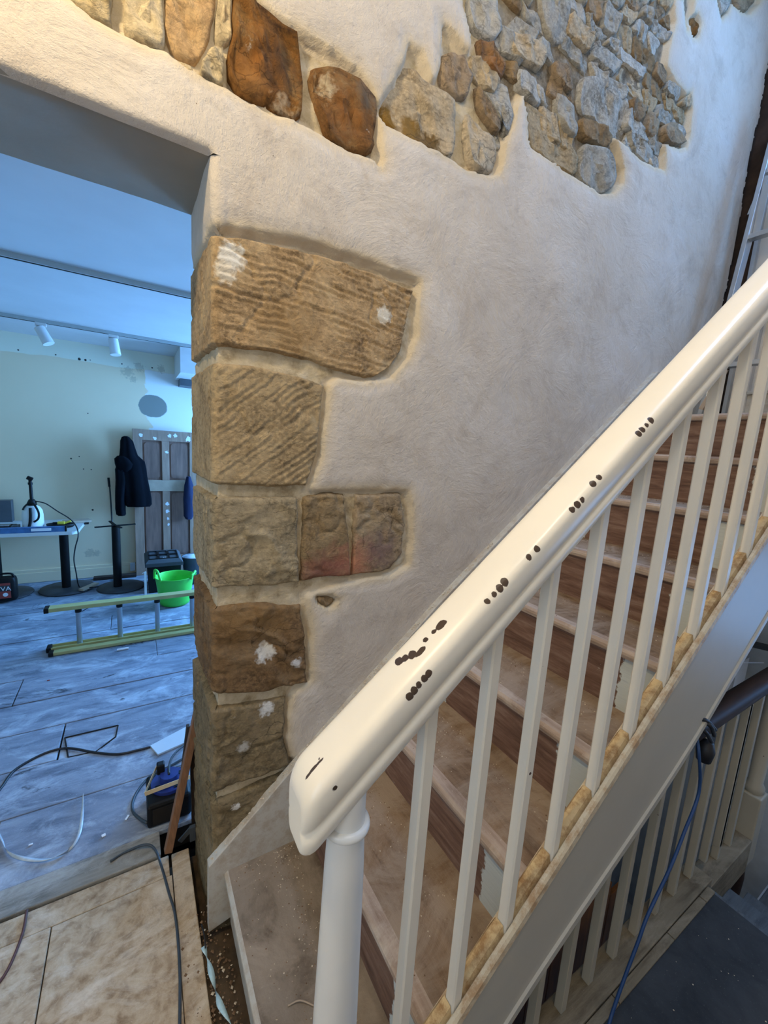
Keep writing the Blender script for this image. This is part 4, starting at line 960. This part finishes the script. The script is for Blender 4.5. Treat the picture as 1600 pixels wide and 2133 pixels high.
# ------------------------------------------------------------------ debris
def crumbs(n, fn, r0, r1, name, mat, label, cat):
    m = MB()
    for k in range(n):
        x, y, z = fn(); r = random.uniform(r0, r1) * random.uniform(.5, 1)
        V = [(x + r * random.uniform(.5, 1) * dx, y + r * random.uniform(.5, 1) * dy, z + r * random.uniform(.4, .8) * dz) for dx, dy, dz in ((1, 0, 0), (-1, 0, 0), (0, 1, 0), (0, -1, 0), (0, 0, 1), (0, 0, -1))]
        m.add(V, [(0, 2, 4), (2, 1, 4), (1, 3, 4), (3, 0, 4), (2, 0, 5), (1, 2, 5), (3, 1, 5), (0, 3, 5)])
    o = m.build(name, mat); o['kind'] = 'stuff'; return tag(o, label, cat)
crumbs(700, lambda: (random.uniform(.08, .215), random.uniform(.35, 1.25), random.uniform(-.018, -.004)), .002, .009, 'rubble_crumbs', 'crumb_brown', 'brown rubble and plaster crumbs in the gap beside the first step', 'rubble')
crumbs(160, lambda: (random.uniform(.08, .215), random.uniform(.35, 1.25), random.uniform(-.012, .0)), .002, .008, 'plaster_crumbs', 'crumb', 'pale plaster crumbs scattered in the gap beside the first step', 'rubble')
def on_step():
    i = random.choice([1, 1, 1, 2, 2, 3, 3, 4, 4, 5, 6, 7]); u = random.random() ** .8
    back = random.random() < .6
    return (nose(i) + (.22 - .07 * random.random() if back else .02 + .2 * random.random()), YW - .01 - .6 * u * u, RI * i + .001)
crumbs(900, on_step, .001, .0042, 'step_crumbs', 'crumb', 'pale plaster crumbs scattered over the stair treads', 'rubble')
crumbs(900, on_step, .001, .0038, 'step_grit', 'crumb_brown', 'brown grit scattered over the stair treads', 'rubble')
m = MB(); p1, p2, p3 = AZ(600, 2095, RI + .003), AZ(625, 2084, RI + .006), AZ(655, 2095, RI + .003); m.tube([p1, p2, p3], .0018); tag(m.build('wood_shaving', 'plank_raw'), 'curved wood shaving on the lowest step near the newel', 'shaving')
def dark_r():
    x = random.uniform(1.0, 1.8); y = random.uniform(.05, .40); return (x, y, -.0155)
crumbs(60, dark_r, .001, .004, 'floor_flecks', 'crumb', 'pale flecks on the dark painted landing floor', 'rubble')

# ------------------------------------------------------------------ back room objects
# track lights
for k, (Y, nm, cl_) in enumerate(((2.82, 'bare grey lighting track nearer the doorway, without spotlights', 0), (4.33, 'lighting track by the back wall carrying two white spotlights', 1))):
    TR = thing('lighting_track', nm, 'lighting track', (-.2, Y, 2.345))
    m = MB(); m.box((-2.3, Y - .017, 2.345), (2.2, Y + .017, 2.37)); m.build('track_body', 'track_grey', TR)
    m = MB(); m.box((-2.3, Y - .005, 2.343), (2.2, Y + .005, 2.3455)); m.build('track_slot', 'black_metal', TR)
for k, (px, py, tilt, nm) in enumerate(((90, 692, .45, 'white spotlight tilted to the right, left of the two'), (239, 712, .12, 'white spotlight hanging nearly straight, right of the two'))):
    t_ = AZ([88, 236][k], [676, 697][k], 2.345); x, y = t_[0], 4.33
    SP = thing('spotlight', nm, 'spotlight', (x, y, 2.345))
    m = MB(); m.box((x - .035, y - .014, 2.318), (x + .035, y + .014, 2.345)); m.build('adaptor', 'white_gloss', SP, bevel=.003)
    m = MB(); m.cyl((x, y, 2.318), (x, y, 2.285), .007, n=10); m.build('stem', 'aluminium', SP)
    d = Vector((math.sin(tilt), -.15, -math.cos(tilt))).normalized(); a = Vector((x, y, 2.285)) - d * .025
    m = MB(); m.cyl(a, a + d * .13, .036, .040, 24); HD = m.build('head', 'white_gloss', SP, bevel=.003)
    m = MB(); m.cyl(a - d * .004, a, .030, .030, 24); m.build('rear_cap', 'grey_plastic', HD)

# old panelled door
DR = thing('old_door', 'stripped brown four-panel door leaning against the back wall', 'door', (.28, 5.04, 0))
def dpt(x, y, z): return (x, y + (z - 0.8) * 0.05, z)
dx0, dx1, dy = -.02, .60, 5.02
def dbox(x0, x1, z0, z1, y0, y1, name, mat, bev=.003, label=None):
    m = MB(); m.box((x0, y0, z0), (x1, y1, z1)); o = m.build(name, mat, DR, bevel=bev, label=label); return o
dbox(dx0, dx0 + .085, 0, 1.58, dy, dy + .035, 'stile', 'door_wood'); dbox(dx1 - .085, dx1, 0, 1.58, dy, dy + .035, 'stile', 'door_wood')
dbox(dx0 + .085, dx1 - .085, 1.47, 1.58, dy, dy + .035, 'top_rail', 'door_wood'); dbox(dx0 + .085, dx1 - .085, .93, 1.05, dy, dy + .035, 'lock_rail', 'plank_raw'); dbox(dx0 + .085, dx1 - .085, 0, .2, dy, dy + .035, 'bottom_rail', 'door_wood')
mx = .28; dbox(mx - .035, mx + .035, 1.05, 1.47, dy, dy + .034, 'muntin', 'door_wood'); dbox(mx - .035, mx + .035, .2, .93, dy, dy + .034, 'muntin', 'door_wood')
for (a, b) in ((dx0 + .085, mx - .035), (mx + .035, dx1 - .085)):
    for (z0, z1) in ((1.05, 1.47), (.2, .93)):
        dbox(a, b, z0, z1, dy + .018, dy + .030, 'panel_back', 'door_panel_wood', 0)
        # raised field with rounded corners
        ix0, ix1, iz0, iz1, rr = a + .018, b - .018, z0 + .02, z1 - .02, .035; ring_ = []
        for cx_, cz_, s0 in ((ix1 - rr, iz1 - rr, 0), (ix0 + rr, iz1 - rr, 1), (ix0 + rr, iz0 + rr, 2), (ix1 - rr, iz0 + rr, 3)):
            for q_ in range(6): an = (s0 + q_ / 5) * math.pi / 2; ring_.append((cx_ + rr * math.cos(an), cz_ + rr * math.sin(an)))
        m = MB(); m.loft([[(x, dy + .019, z) for x, z in ring_], [(x, dy + .010, z) for x, z in ring_]][::1]); m.build('panel', 'door_panel_wood', DR, bevel=.004)
for (px, py, s_) in ((293, 907, .022), (322, 913, .018), (353, 908, .02), (365, 908, .022), (392, 914, .034), (347, 942, .018), (349, 1050, .02), (349, 1065, .022), (350, 1080, .018), (351, 1092, .014)):
    p = AY(px, py, dy); m = MB(); n_ = 11; pts = []
    for q_ in range(n_): an = 2 * math.pi * q_ / n_; rr = s_ * random.uniform(.5, 1.1); pts.append((p[0] + rr * math.cos(an), p[2] + rr * math.sin(an) * 1.2))
    m.loft([[(x, dy + .001, z) for x, z in pts], [(x, dy - .002, z) for x, z in pts]]); m.build('paint_fleck', 'paper_white', DR)

# jacket hanging on the door's corner
JK = thing('jacket', 'dark navy hooded jacket hanging from the corner of the old door', 'jacket', (-.03, 4.96, .75))
def jring(cx, cz, wx, dyh, y=4.955, n=28, seed=0):
    out = []
    for q_ in range(n):
        a = 2 * math.pi * q_ / n; f = 1 + .10 * math.sin(5 * a + seed) + .05 * math.sin(9 * a + seed * 2); out.append((cx + wx * math.cos(a) * f, y + dyh * math.sin(a) * f, cz))
    return out
prof = [(-.075, 1.50, .012, .01), (-.078, 1.49, .03, .022), (-.07, 1.45, .052, .035), (-.065, 1.38, .062, .045), (-.06, 1.31, .075, .05), (-.045, 1.25, .115, .055), (-.04, 1.18, .125, .055), (-.02, 1.10, .115, .055), (-.01, 1.02, .115, .052), (.0, .94, .118, .05), (.01, .86, .12, .05), (.015, .80, .118, .048), (.02, .775, .10, .04)]
m = MB(); m.loft([jring(a, b, c_, d, seed=k * .25) for k, (a, b, c_, d) in enumerate(prof)][::-1]); m.build('body', 'jacket_cloth', JK)
prof = [(-.115, 1.24, .035, .04), (-.13, 1.16, .045, .045), (-.125, 1.05, .048, .045), (-.135, .95, .046, .045), (-.142, .85, .045, .042), (-.145, .76, .044, .04), (-.14, .70, .042, .038), (-.135, .685, .03, .03)]
m = MB(); m.loft([jring(a, b, c_, d, 4.945, 20, k * .3) for k, (a, b, c_, d) in enumerate(prof)][::-1]); m.build('sleeve', 'jacket_cloth', JK)
prof = [(-.12, 1.30, .03, .03), (-.105, 1.27, .07, .05), (-.085, 1.22, .09, .058), (-.09, 1.17, .08, .05), (-.10, 1.14, .04, .03)]
m = MB(); m.loft([jring(a, b, c_, d, 4.935, 20, k * .5) for k, (a, b, c_, d) in enumerate(prof)][::-1]); m.build('hood', 'jacket_cloth', JK)

# table with pedestal columns and loose disc bases
TB = thing('table', 'white-topped table on black columns loaded with tools', 'table', (-.9, 4.7, 0))
m = MB(); tx = -.455; V = [(-2.0, 4.44), (tx - .04, 4.44), (tx, 4.48), (tx + .02, 5.0), (tx - .02, 5.06), (-2.0, 5.06)]
m.loft([[(x, y, .612) for x, y in V], [(x, y, .640) for x, y in V]], True, True, False); m.build('table_top', 'table_laminate', TB, bevel=.004)
for k, x in enumerate((-.60, -1.09)):
    m = MB(); m.cyl((x, 4.80, .018), (x, 4.80, .612), .036, n=24); m.build('column', 'black_metal', TB)
    m = MB(); m.lathe([(0, .002), (.212, .002), (.222, .008), (.217, .016), (.14, .022), (0, .024)], ([-.59, -1.065][k], 4.80), 40); m.build('base_plate', 'base_plate_metal', TB)
PS = thing('pedestal_base', 'black pedestal with four-armed top and no table top, right of the table', 'table base', (-.178, 4.66, 0))
m = MB(); m.lathe([(0, .002), (.195, .002), (.205, .008), (.20, .016), (.13, .022), (0, .024)], (-.15, 4.68), 40); m.build('base_plate', 'base_plate_metal', PS)
m = MB(); m.cyl((-.178, 4.66, .018), (-.178, 4.66, .63), .036, n=24); m.build('column', 'black_metal', PS)
for k, a in enumerate((.25, 1.9, 3.4, 5.0)):
    m = MB(); m.bar((-.178, 4.66, .637), (-.178 + .17 * math.cos(a), 4.66 + .17 * math.sin(a) * 1.1, .637 + .012 * (k % 2)), .022, .010); m.build('arm', 'black_metal', PS)
# things on the table
BT = thing('pump_sprayer', 'white pump sprayer bottle with black handle standing on the table', 'sprayer', (-.79, 4.66, .64))
m = MB(); cx, cy = -.792, 4.66
m.lathe([(0, .641), (.068, .641), (.074, .65), (.076, .70), (.075, .76), (.070, .80), (.055, .83), (.03, .85), (.0, .855)], (cx, cy), 32); m.build('bottle', 'bottle_white', BT)
m = MB(); m.lathe([(.0, .838), (.034, .838), (.034, .87), (.024, .892), (.02, .90), (.0, .90)], (cx, cy), 24); m.build('collar', 'black_plastic', BT)
m = MB(); m.cyl((cx, cy, .895), (cx - .002, cy, 1.075), .013, .012, 16); m.cyl((cx - .002, cy, 1.03), (cx - .002, cy, 1.05), .017, n=16); m.build('pump_rod', 'black_plastic', BT)
m = MB(); m.bar((cx - .022, cy, 1.095), (cx + .016, cy, 1.075), .03, .032); m.build('pump_grip', 'black_plastic', BT, bevel=.006)
m = MB(); m.tube([(cx + .01, cy - .03, .87), (cx + .035, cy - .06, .84), (cx + .055, cy - .08, .79), (cx + .05, cy - .085, .74), (cx + .02, cy - .082, .71)], .0085); m.tube([(cx + .0, cy - .078, .835), (cx - .002, cy - .082, .76), (cx - .008, cy - .085, .70), (cx - .02, cy - .084, .65)], .011)
m.tube([(cx - .02, cy - .02, .87), (cx - .045, cy - .04, .84), (cx - .055, cy - .055, .815)], .007); m.build('carry_handle', 'black_plastic', BT)
m = MB(); m.tube([(cx + .02, cy, .885), AY(95, 1049, 4.62), AY(120, 1065, 4.60), AY(143, 1079, 4.58), AY(158, 1095, 4.5), AY(163, 1115, 4.42), AY(157, 1140, 4.42), AY(154, 1165, 4.46), AY(158, 1190, 4.5), AZ(165, 1222 - 0, .03), AZ(180, 1224, .032), AZ(205, 1222, .045)], .005, 8, 8); m.build('hose', 'cable_black', BT)
cable('spray_lance', [AY(226, 998, 5.09), AY(229, 1020, 5.08), AY(233, 1080, 5.0), AY(236, 1150, 4.92), AY(238, 1205, 4.86)], .007, 'cable_black', 'thin black spray lance leaning on the wall behind the bare pedestal', 'lance')
m = MB(); m.cyl(AY(226, 995, 5.09), AY(228, 1014, 5.08), .011, n=12); tag(m.build('lance_nozzle', 'black_plastic'), 'black nozzle at the top of the leaning lance', 'nozzle')
LV = thing('spirit_level', 'long blue spirit level lying along the front edge of the table', 'spirit level', (-1.0, 4.47, .64))
m = MB(); m.box((-1.6, 4.455, .640), (-.54, 4.485, .688)); LB_ = m.build('level_body', 'level_blue', LV, bevel=.003)
m = MB(); m.box((-.545, 4.453, .640), (-.535, 4.487, .689)); m.build('end_cap', 'black_plastic', LV)
m = MB(); m.box((-.775, 4.452, .652), (-.64, 4.456, .676)); m.build('vial_window', 'paper_white', LB_, bevel=.002)
m = MB(); m.lathe([(.0, .641), (.09, .641), (.10, .65), (.105, .675), (.098, .675), (.085, .655), (0, .652)], (-.60, 4.66), 32, 1.0, .6); tag(m.build('black_tray', 'black_plastic'), 'shallow black tray on the table right of the sprayer', 'tray')
TM = thing('tape_measure', 'yellow and black tool lying in the shallow black tray', 'tool', (-.58, 4.64, .675))
m = MB(); m.box((-.62, 4.62, .672), (-.565, 4.66, .697)); m.build('case', 'yellow_plastic', TM, bevel=.006)
m = MB(); m.bar((-.565, 4.64, .683), (-.52, 4.64, .70), .022, .015); m.build('grip', 'yellow_plastic', TM, bevel=.003)
m = MB(); m.box((-.655, 4.625, .672), (-.622, 4.655, .692)); m.build('head', 'black_plastic', TM, bevel=.004)
m = MB(); m.bar((-.60, 4.86, .652), (-.40, 4.92, .652), .12, .018); tag(m.build('wood_offcut', 'plank_raw'), 'pale board offcut overhanging the right end of the table', 'board')
m = MB(); m.bar((-.455, 4.84, .632), (-.405, 4.84, .636), .05, .012); tag(m.build('black_clamp', 'black_plastic'), 'small black clamp under the overhanging offcut', 'clamp')
for k, (x, y, w_, d_, h_, mt, nm, lb) in enumerate([(-.99, 4.66, .15, .16, .03, 'black_plastic', 'tool_case', 'flat black tool case on the table left of the sprayer'), (-1.0, 4.62, .12, .05, .015, 'aluminium', 'trowel_blade', 'steel blade lying on top of the black tool case'), (-.905, 4.62, .05, .09, .04, 'grey_plastic', 'sanding_block', 'grey block squeezed between tool case and sprayer'), (-1.06, 4.60, .08, .04, .02, 'paper_white', 'paper_pad', 'crumpled white pad on the case at the left edge of the table')]):
    z = .641 + (.031 if k in (1, 3) else 0); m = MB(); m.box((x - w_ / 2, y - d_ / 2, z), (x + w_ / 2, y + d_ / 2, z + h_)); tag(m.build(nm, mt, bevel=.005), lb, ['case', 'trowel', 'block', 'pad'][k])
m = MB(); m.box((-1.32, 5.0, .64), (-1.0, 5.09, .84)); tag(m.build('leaning_sheet', 'grey_plastic'), 'dark sheet standing on the table at the left edge of the photo', 'sheet')  # stands in for a wall shadow and the dark edge beside it

def text(body, size, p, rot, mat, parent, name='lettering'):
    cu = bpy.data.curves.new(name, 'FONT'); cu.body = body; cu.size = size; cu.extrude = .0006; cu.align_x = 'CENTER'
    tmp = bpy.data.objects.new(name, cu); C.objects.link(tmp); bpy.context.view_layer.update()
    me = bpy.data.meshes.new_from_object(tmp.evaluated_get(bpy.context.evaluated_depsgraph_get())); bpy.data.objects.remove(tmp)
    me.materials.clear(); me.materials.append(MATS[mat]); o = bpy.data.objects.new(name, me); C.objects.link(o)
    o.parent = parent; o.location = np.array(p) - wloc(parent); o.rotation_euler = rot; return o
# jerrycan
JC = thing('jerrycan', 'black plastic jerrycan with red and white label under the table', 'jerrycan', (-.99, 4.62, .0))
m = MB(); rings = []
for z, s_ in ((.025, .96), (.035, 1), (.19, 1), (.215, .94), (.225, .85)): rings.append([(-.995 + .075 * s_ * (math.copysign(abs(math.cos(a)) ** .35, math.cos(a))), 4.60 + .05 * s_ * (math.copysign(abs(math.sin(a)) ** .35, math.sin(a))), z) for a in np.linspace(0, 2 * math.pi, 24, endpoint=False)])
m.loft(rings); m.build('can_body', 'black_plastic', JC)
m = MB(); m.tube([(-1.05, 4.60, .215), (-1.04, 4.60, .25), (-1.0, 4.60, .258), (-.95, 4.60, .25), (-.935, 4.60, .215)], .009); m.build('can_handle', 'black_plastic', JC)
m = MB(); m.box((-1.06, 4.547, .05), (-.955, 4.5505, .185)); CL_ = m.build('can_label', 'label_red', JC)
m = MB(); m.box((-1.058, 4.5455, .115), (-.957, 4.5475, .165)); m.build('label_band', 'charcoal_board', CL_)
text('VA', .055, (-.985, 4.5448, .118), (math.radians(90), 0, 0), 'label_white', CL_)
m = MB(); m.cyl((-.99, 4.5475, .083), (-.99, 4.545, .083), .017, n=20); m.build('label_mark', 'label_white', CL_)
# toolbox
TX = thing('toolbox', 'black lidded storage box behind the green tub', 'toolbox', (.2, 4.52, 0))
m = MB(); m.loft([[(x, y, z) for x, y in ((.075 - e, 4.40), (.365 + e, 4.40), (.365 + e, 4.78), (.075 - e, 4.78))] for z, e in ((.003, -.01), (.27, .005))], True, True, False); m.build('box_body', 'black_plastic', TX, bevel=.008)
m = MB(); m.loft([[(x, y, z) for x, y in ((.055 + e, 4.375 + e), (.385 - e, 4.375 + e), (.385 - e, 4.80 - e), (.055 + e, 4.80 - e))] for z, e in ((.27, 0), (.305, .0), (.335, .03))], True, True, False); LID = m.build('lid', 'charcoal_board', TX, bevel=.004)
for i in range(3):
    for j in range(2):
        xa, ya = .093 + i * .088, 4.42 + j * .16
        m = MB()
        for a, b in (((xa, ya), (xa + .075, ya)), ((xa, ya + .13), (xa + .075, ya + .13)), ((xa, ya), (xa, ya + .13)), ((xa + .075, ya), (xa + .075, ya + .13))): m.bar((*a, .338), (*b, .338), .008, .010)
        m.build('lid_rib', 'black_plastic', LID)
text('10T', .035, (.235, 4.46, .3365), (0, 0, 0), 'label_white', LID)
m = MB(); m.box((.045, 4.33, .002), (.065, 4.345, .24)); m.bar((.03, 4.335, .23), (.06, 4.337, .245), .006, .006); tag(m.build('white_batten', 'bottle_white'), 'narrow white strip standing in front of the toolbox corner', 'batten')
# grey bucket
BK = thing('grey_bucket', 'dark grey bucket holding something white, half hidden by the stone jamb', 'bucket', (.47, 4.62, 0))
m = MB(); m.lathe([(0, .002), (.085, .002), (.11, .28), (.115, .29), (.105, .285), (.09, .05), (0, .04)], (.505, 4.62), 32); m.build('bucket_body', 'grey_plastic', BK)
m = MB(); m.lathe([(0, .30), (.06, .295), (.10, .27), (.10, .24), (0, .24)], (.505, 4.62), 24); m.build('contents', 'card_white', BK)
# green tub
GT = thing('green_tub', 'bright green flexible tub with two handles on the floor behind the ladder', 'tub', (.285, 4.06, 0))
cx, cy = .285, 4.06; N = 64; prf = [(.0, .004), (.110, .004), (.122, .012), (.128, .04), (.152, .215), (.160, .262), (.165, .268)]
inn = [(.160, .270), (.156, .262), (.148, .215), (.122, .04), (.115, .015), (.0, .012)]
V = []; full = prf + inn
for k, (r, z) in enumerate(full):
    for i in range(N):
        a = 2 * math.pi * i / N; sw = max(0, 1 - abs(((a - 0.15 + math.pi) % (2 * math.pi)) - math.pi) / .45); sw2 = max(0, 1 - abs(((a - math.pi - .15 + math.pi) % (2 * math.pi)) - math.pi) / .45)
        up = 0.0; V.append((cx + r * math.cos(a), cy + r * math.sin(a), z - (.0 if z < .2 else (z - .2) * .0) + up))
m = MB(); m.add(V, [(k * N + i, k * N + (i + 1) % N, (k + 1) * N + (i + 1) % N, (k + 1) * N + i) for k in range(len(full) - 1) for i in range(N)], True); m.build('tub_body', 'tub_green', GT)
for sgn, up_ in ((-1, .075), (1, .03)):
    pts = []
    for a, hgt in ((-.42, -.008), (-.34, .028), (-.2, up_), (0, up_ + .012), (.2, up_), (.34, .028), (.42, -.008)):
        ang = (math.pi if sgn < 0 else 0) + a + .35 * (1 if sgn < 0 else -1); rr = .162 + (.01 if sgn > 0 else .0); pts.append((cx + rr * math.cos(ang), cy + rr * math.sin(ang), .262 + hgt))
    m = MB(); m.tube(pts, .011, 10, 6); m.build('handle', 'tub_green', GT)
# ladder lying on its side
LD = thing('ladder', 'yellow fibreglass ladder with silver rungs lying on its side on the room floor', 'ladder', (.2, 3.42, 0))
lx0, lx1, ly = -.54, 1.6, 3.44
m = MB(); m.box((lx0, ly - .035, .292), (lx1, ly + .035, .320)); SR1 = m.build('side_rail', 'fibreglass_yellow', LD, bevel=.003)
m = MB(); m.box((lx0, ly - .032, .004), (lx1, ly + .03, .016)); m.box((lx0, ly - .035, .004), (lx1, ly - .028, .034)); m.box((lx0, ly + .025, .004), (lx1, ly + .03, .034)); m.build('side_rail', 'fibreglass_yellow', LD, bevel=.002)
m = MB(); m.box((lx0 + .02, ly - .10, .004), (lx1, ly - .050, .026)); m.build('side_rail', 'fibreglass_yellow', LD, bevel=.003)
for x_, y_, z0, z1 in ((lx0 - .018, ly, .288, .322), (lx0 - .018, ly, .002, .036), (lx0 + .002, ly - .075, .002, .028)):
    m = MB(); m.box((x_, y_ - (.037 if z0 != .002 or y_ == ly else .03), z0), (x_ + .028, y_ + (.037 if y_ == ly else .03), z1)); m.build('end_cap', 'black_plastic', LD, bevel=.004)
for k in range(8):
    x = -.372 + .245 * k; m = MB(); m.cyl((x, ly, .016), (x, ly, .294), .017, n=16); o = m.build('rung', 'aluminium', LD)
    m = MB(); m.cyl((x, ly, .262), (x, ly, .292), .020, n=16); m.build('rung_collar', 'black_plastic', o)
m = MB(); m.bar((-.35, ly, .262), (-.30, ly, .291), .004, .004); m.build('brace', 'black_metal', LD)
p = AZ(256, 1352, .008); m = MB(); m.cyl(p + [-.035, 0, 0], p + [.035, .0, 0], .008, n=12); tag(m.build('white_tube', 'paper_white'), 'short white plastic tube on the floor in front of the ladder', 'tube')
m = MB(); m.bar((-.47, 4.62, .034), (-.36, 4.78, .034), .05, .018); tag(m.build('wood_offcut', 'plank_raw'), 'pale wood offcut lying on the table base plate', 'board')
m = MB(); m.box((-.40, 4.98, .002), (-.02, 5.05, .03)); tag(m.build('dark_plank', 'dark_timber'), 'dark plank along the wall behind the bare pedestal', 'board')
m = MB(); m.box((-.075, 5.06, .05), (-.03, 5.105, .13)); tag(m.build('white_block', 'card_white'), 'small white block at the baseboard beside the old door', 'block')

m = MB(); m.loft([jring(.50, z, wx, .03, 4.975, 18, z * 9) for z, wx in ((.62, .03), (.66, .05), (.85, .055), (1.0, .045), (1.10, .02))]); tag(m.build('hanging_bag', 'bag_navy'), 'dark blue cloth bag hanging on the right edge of the old door', 'bag')
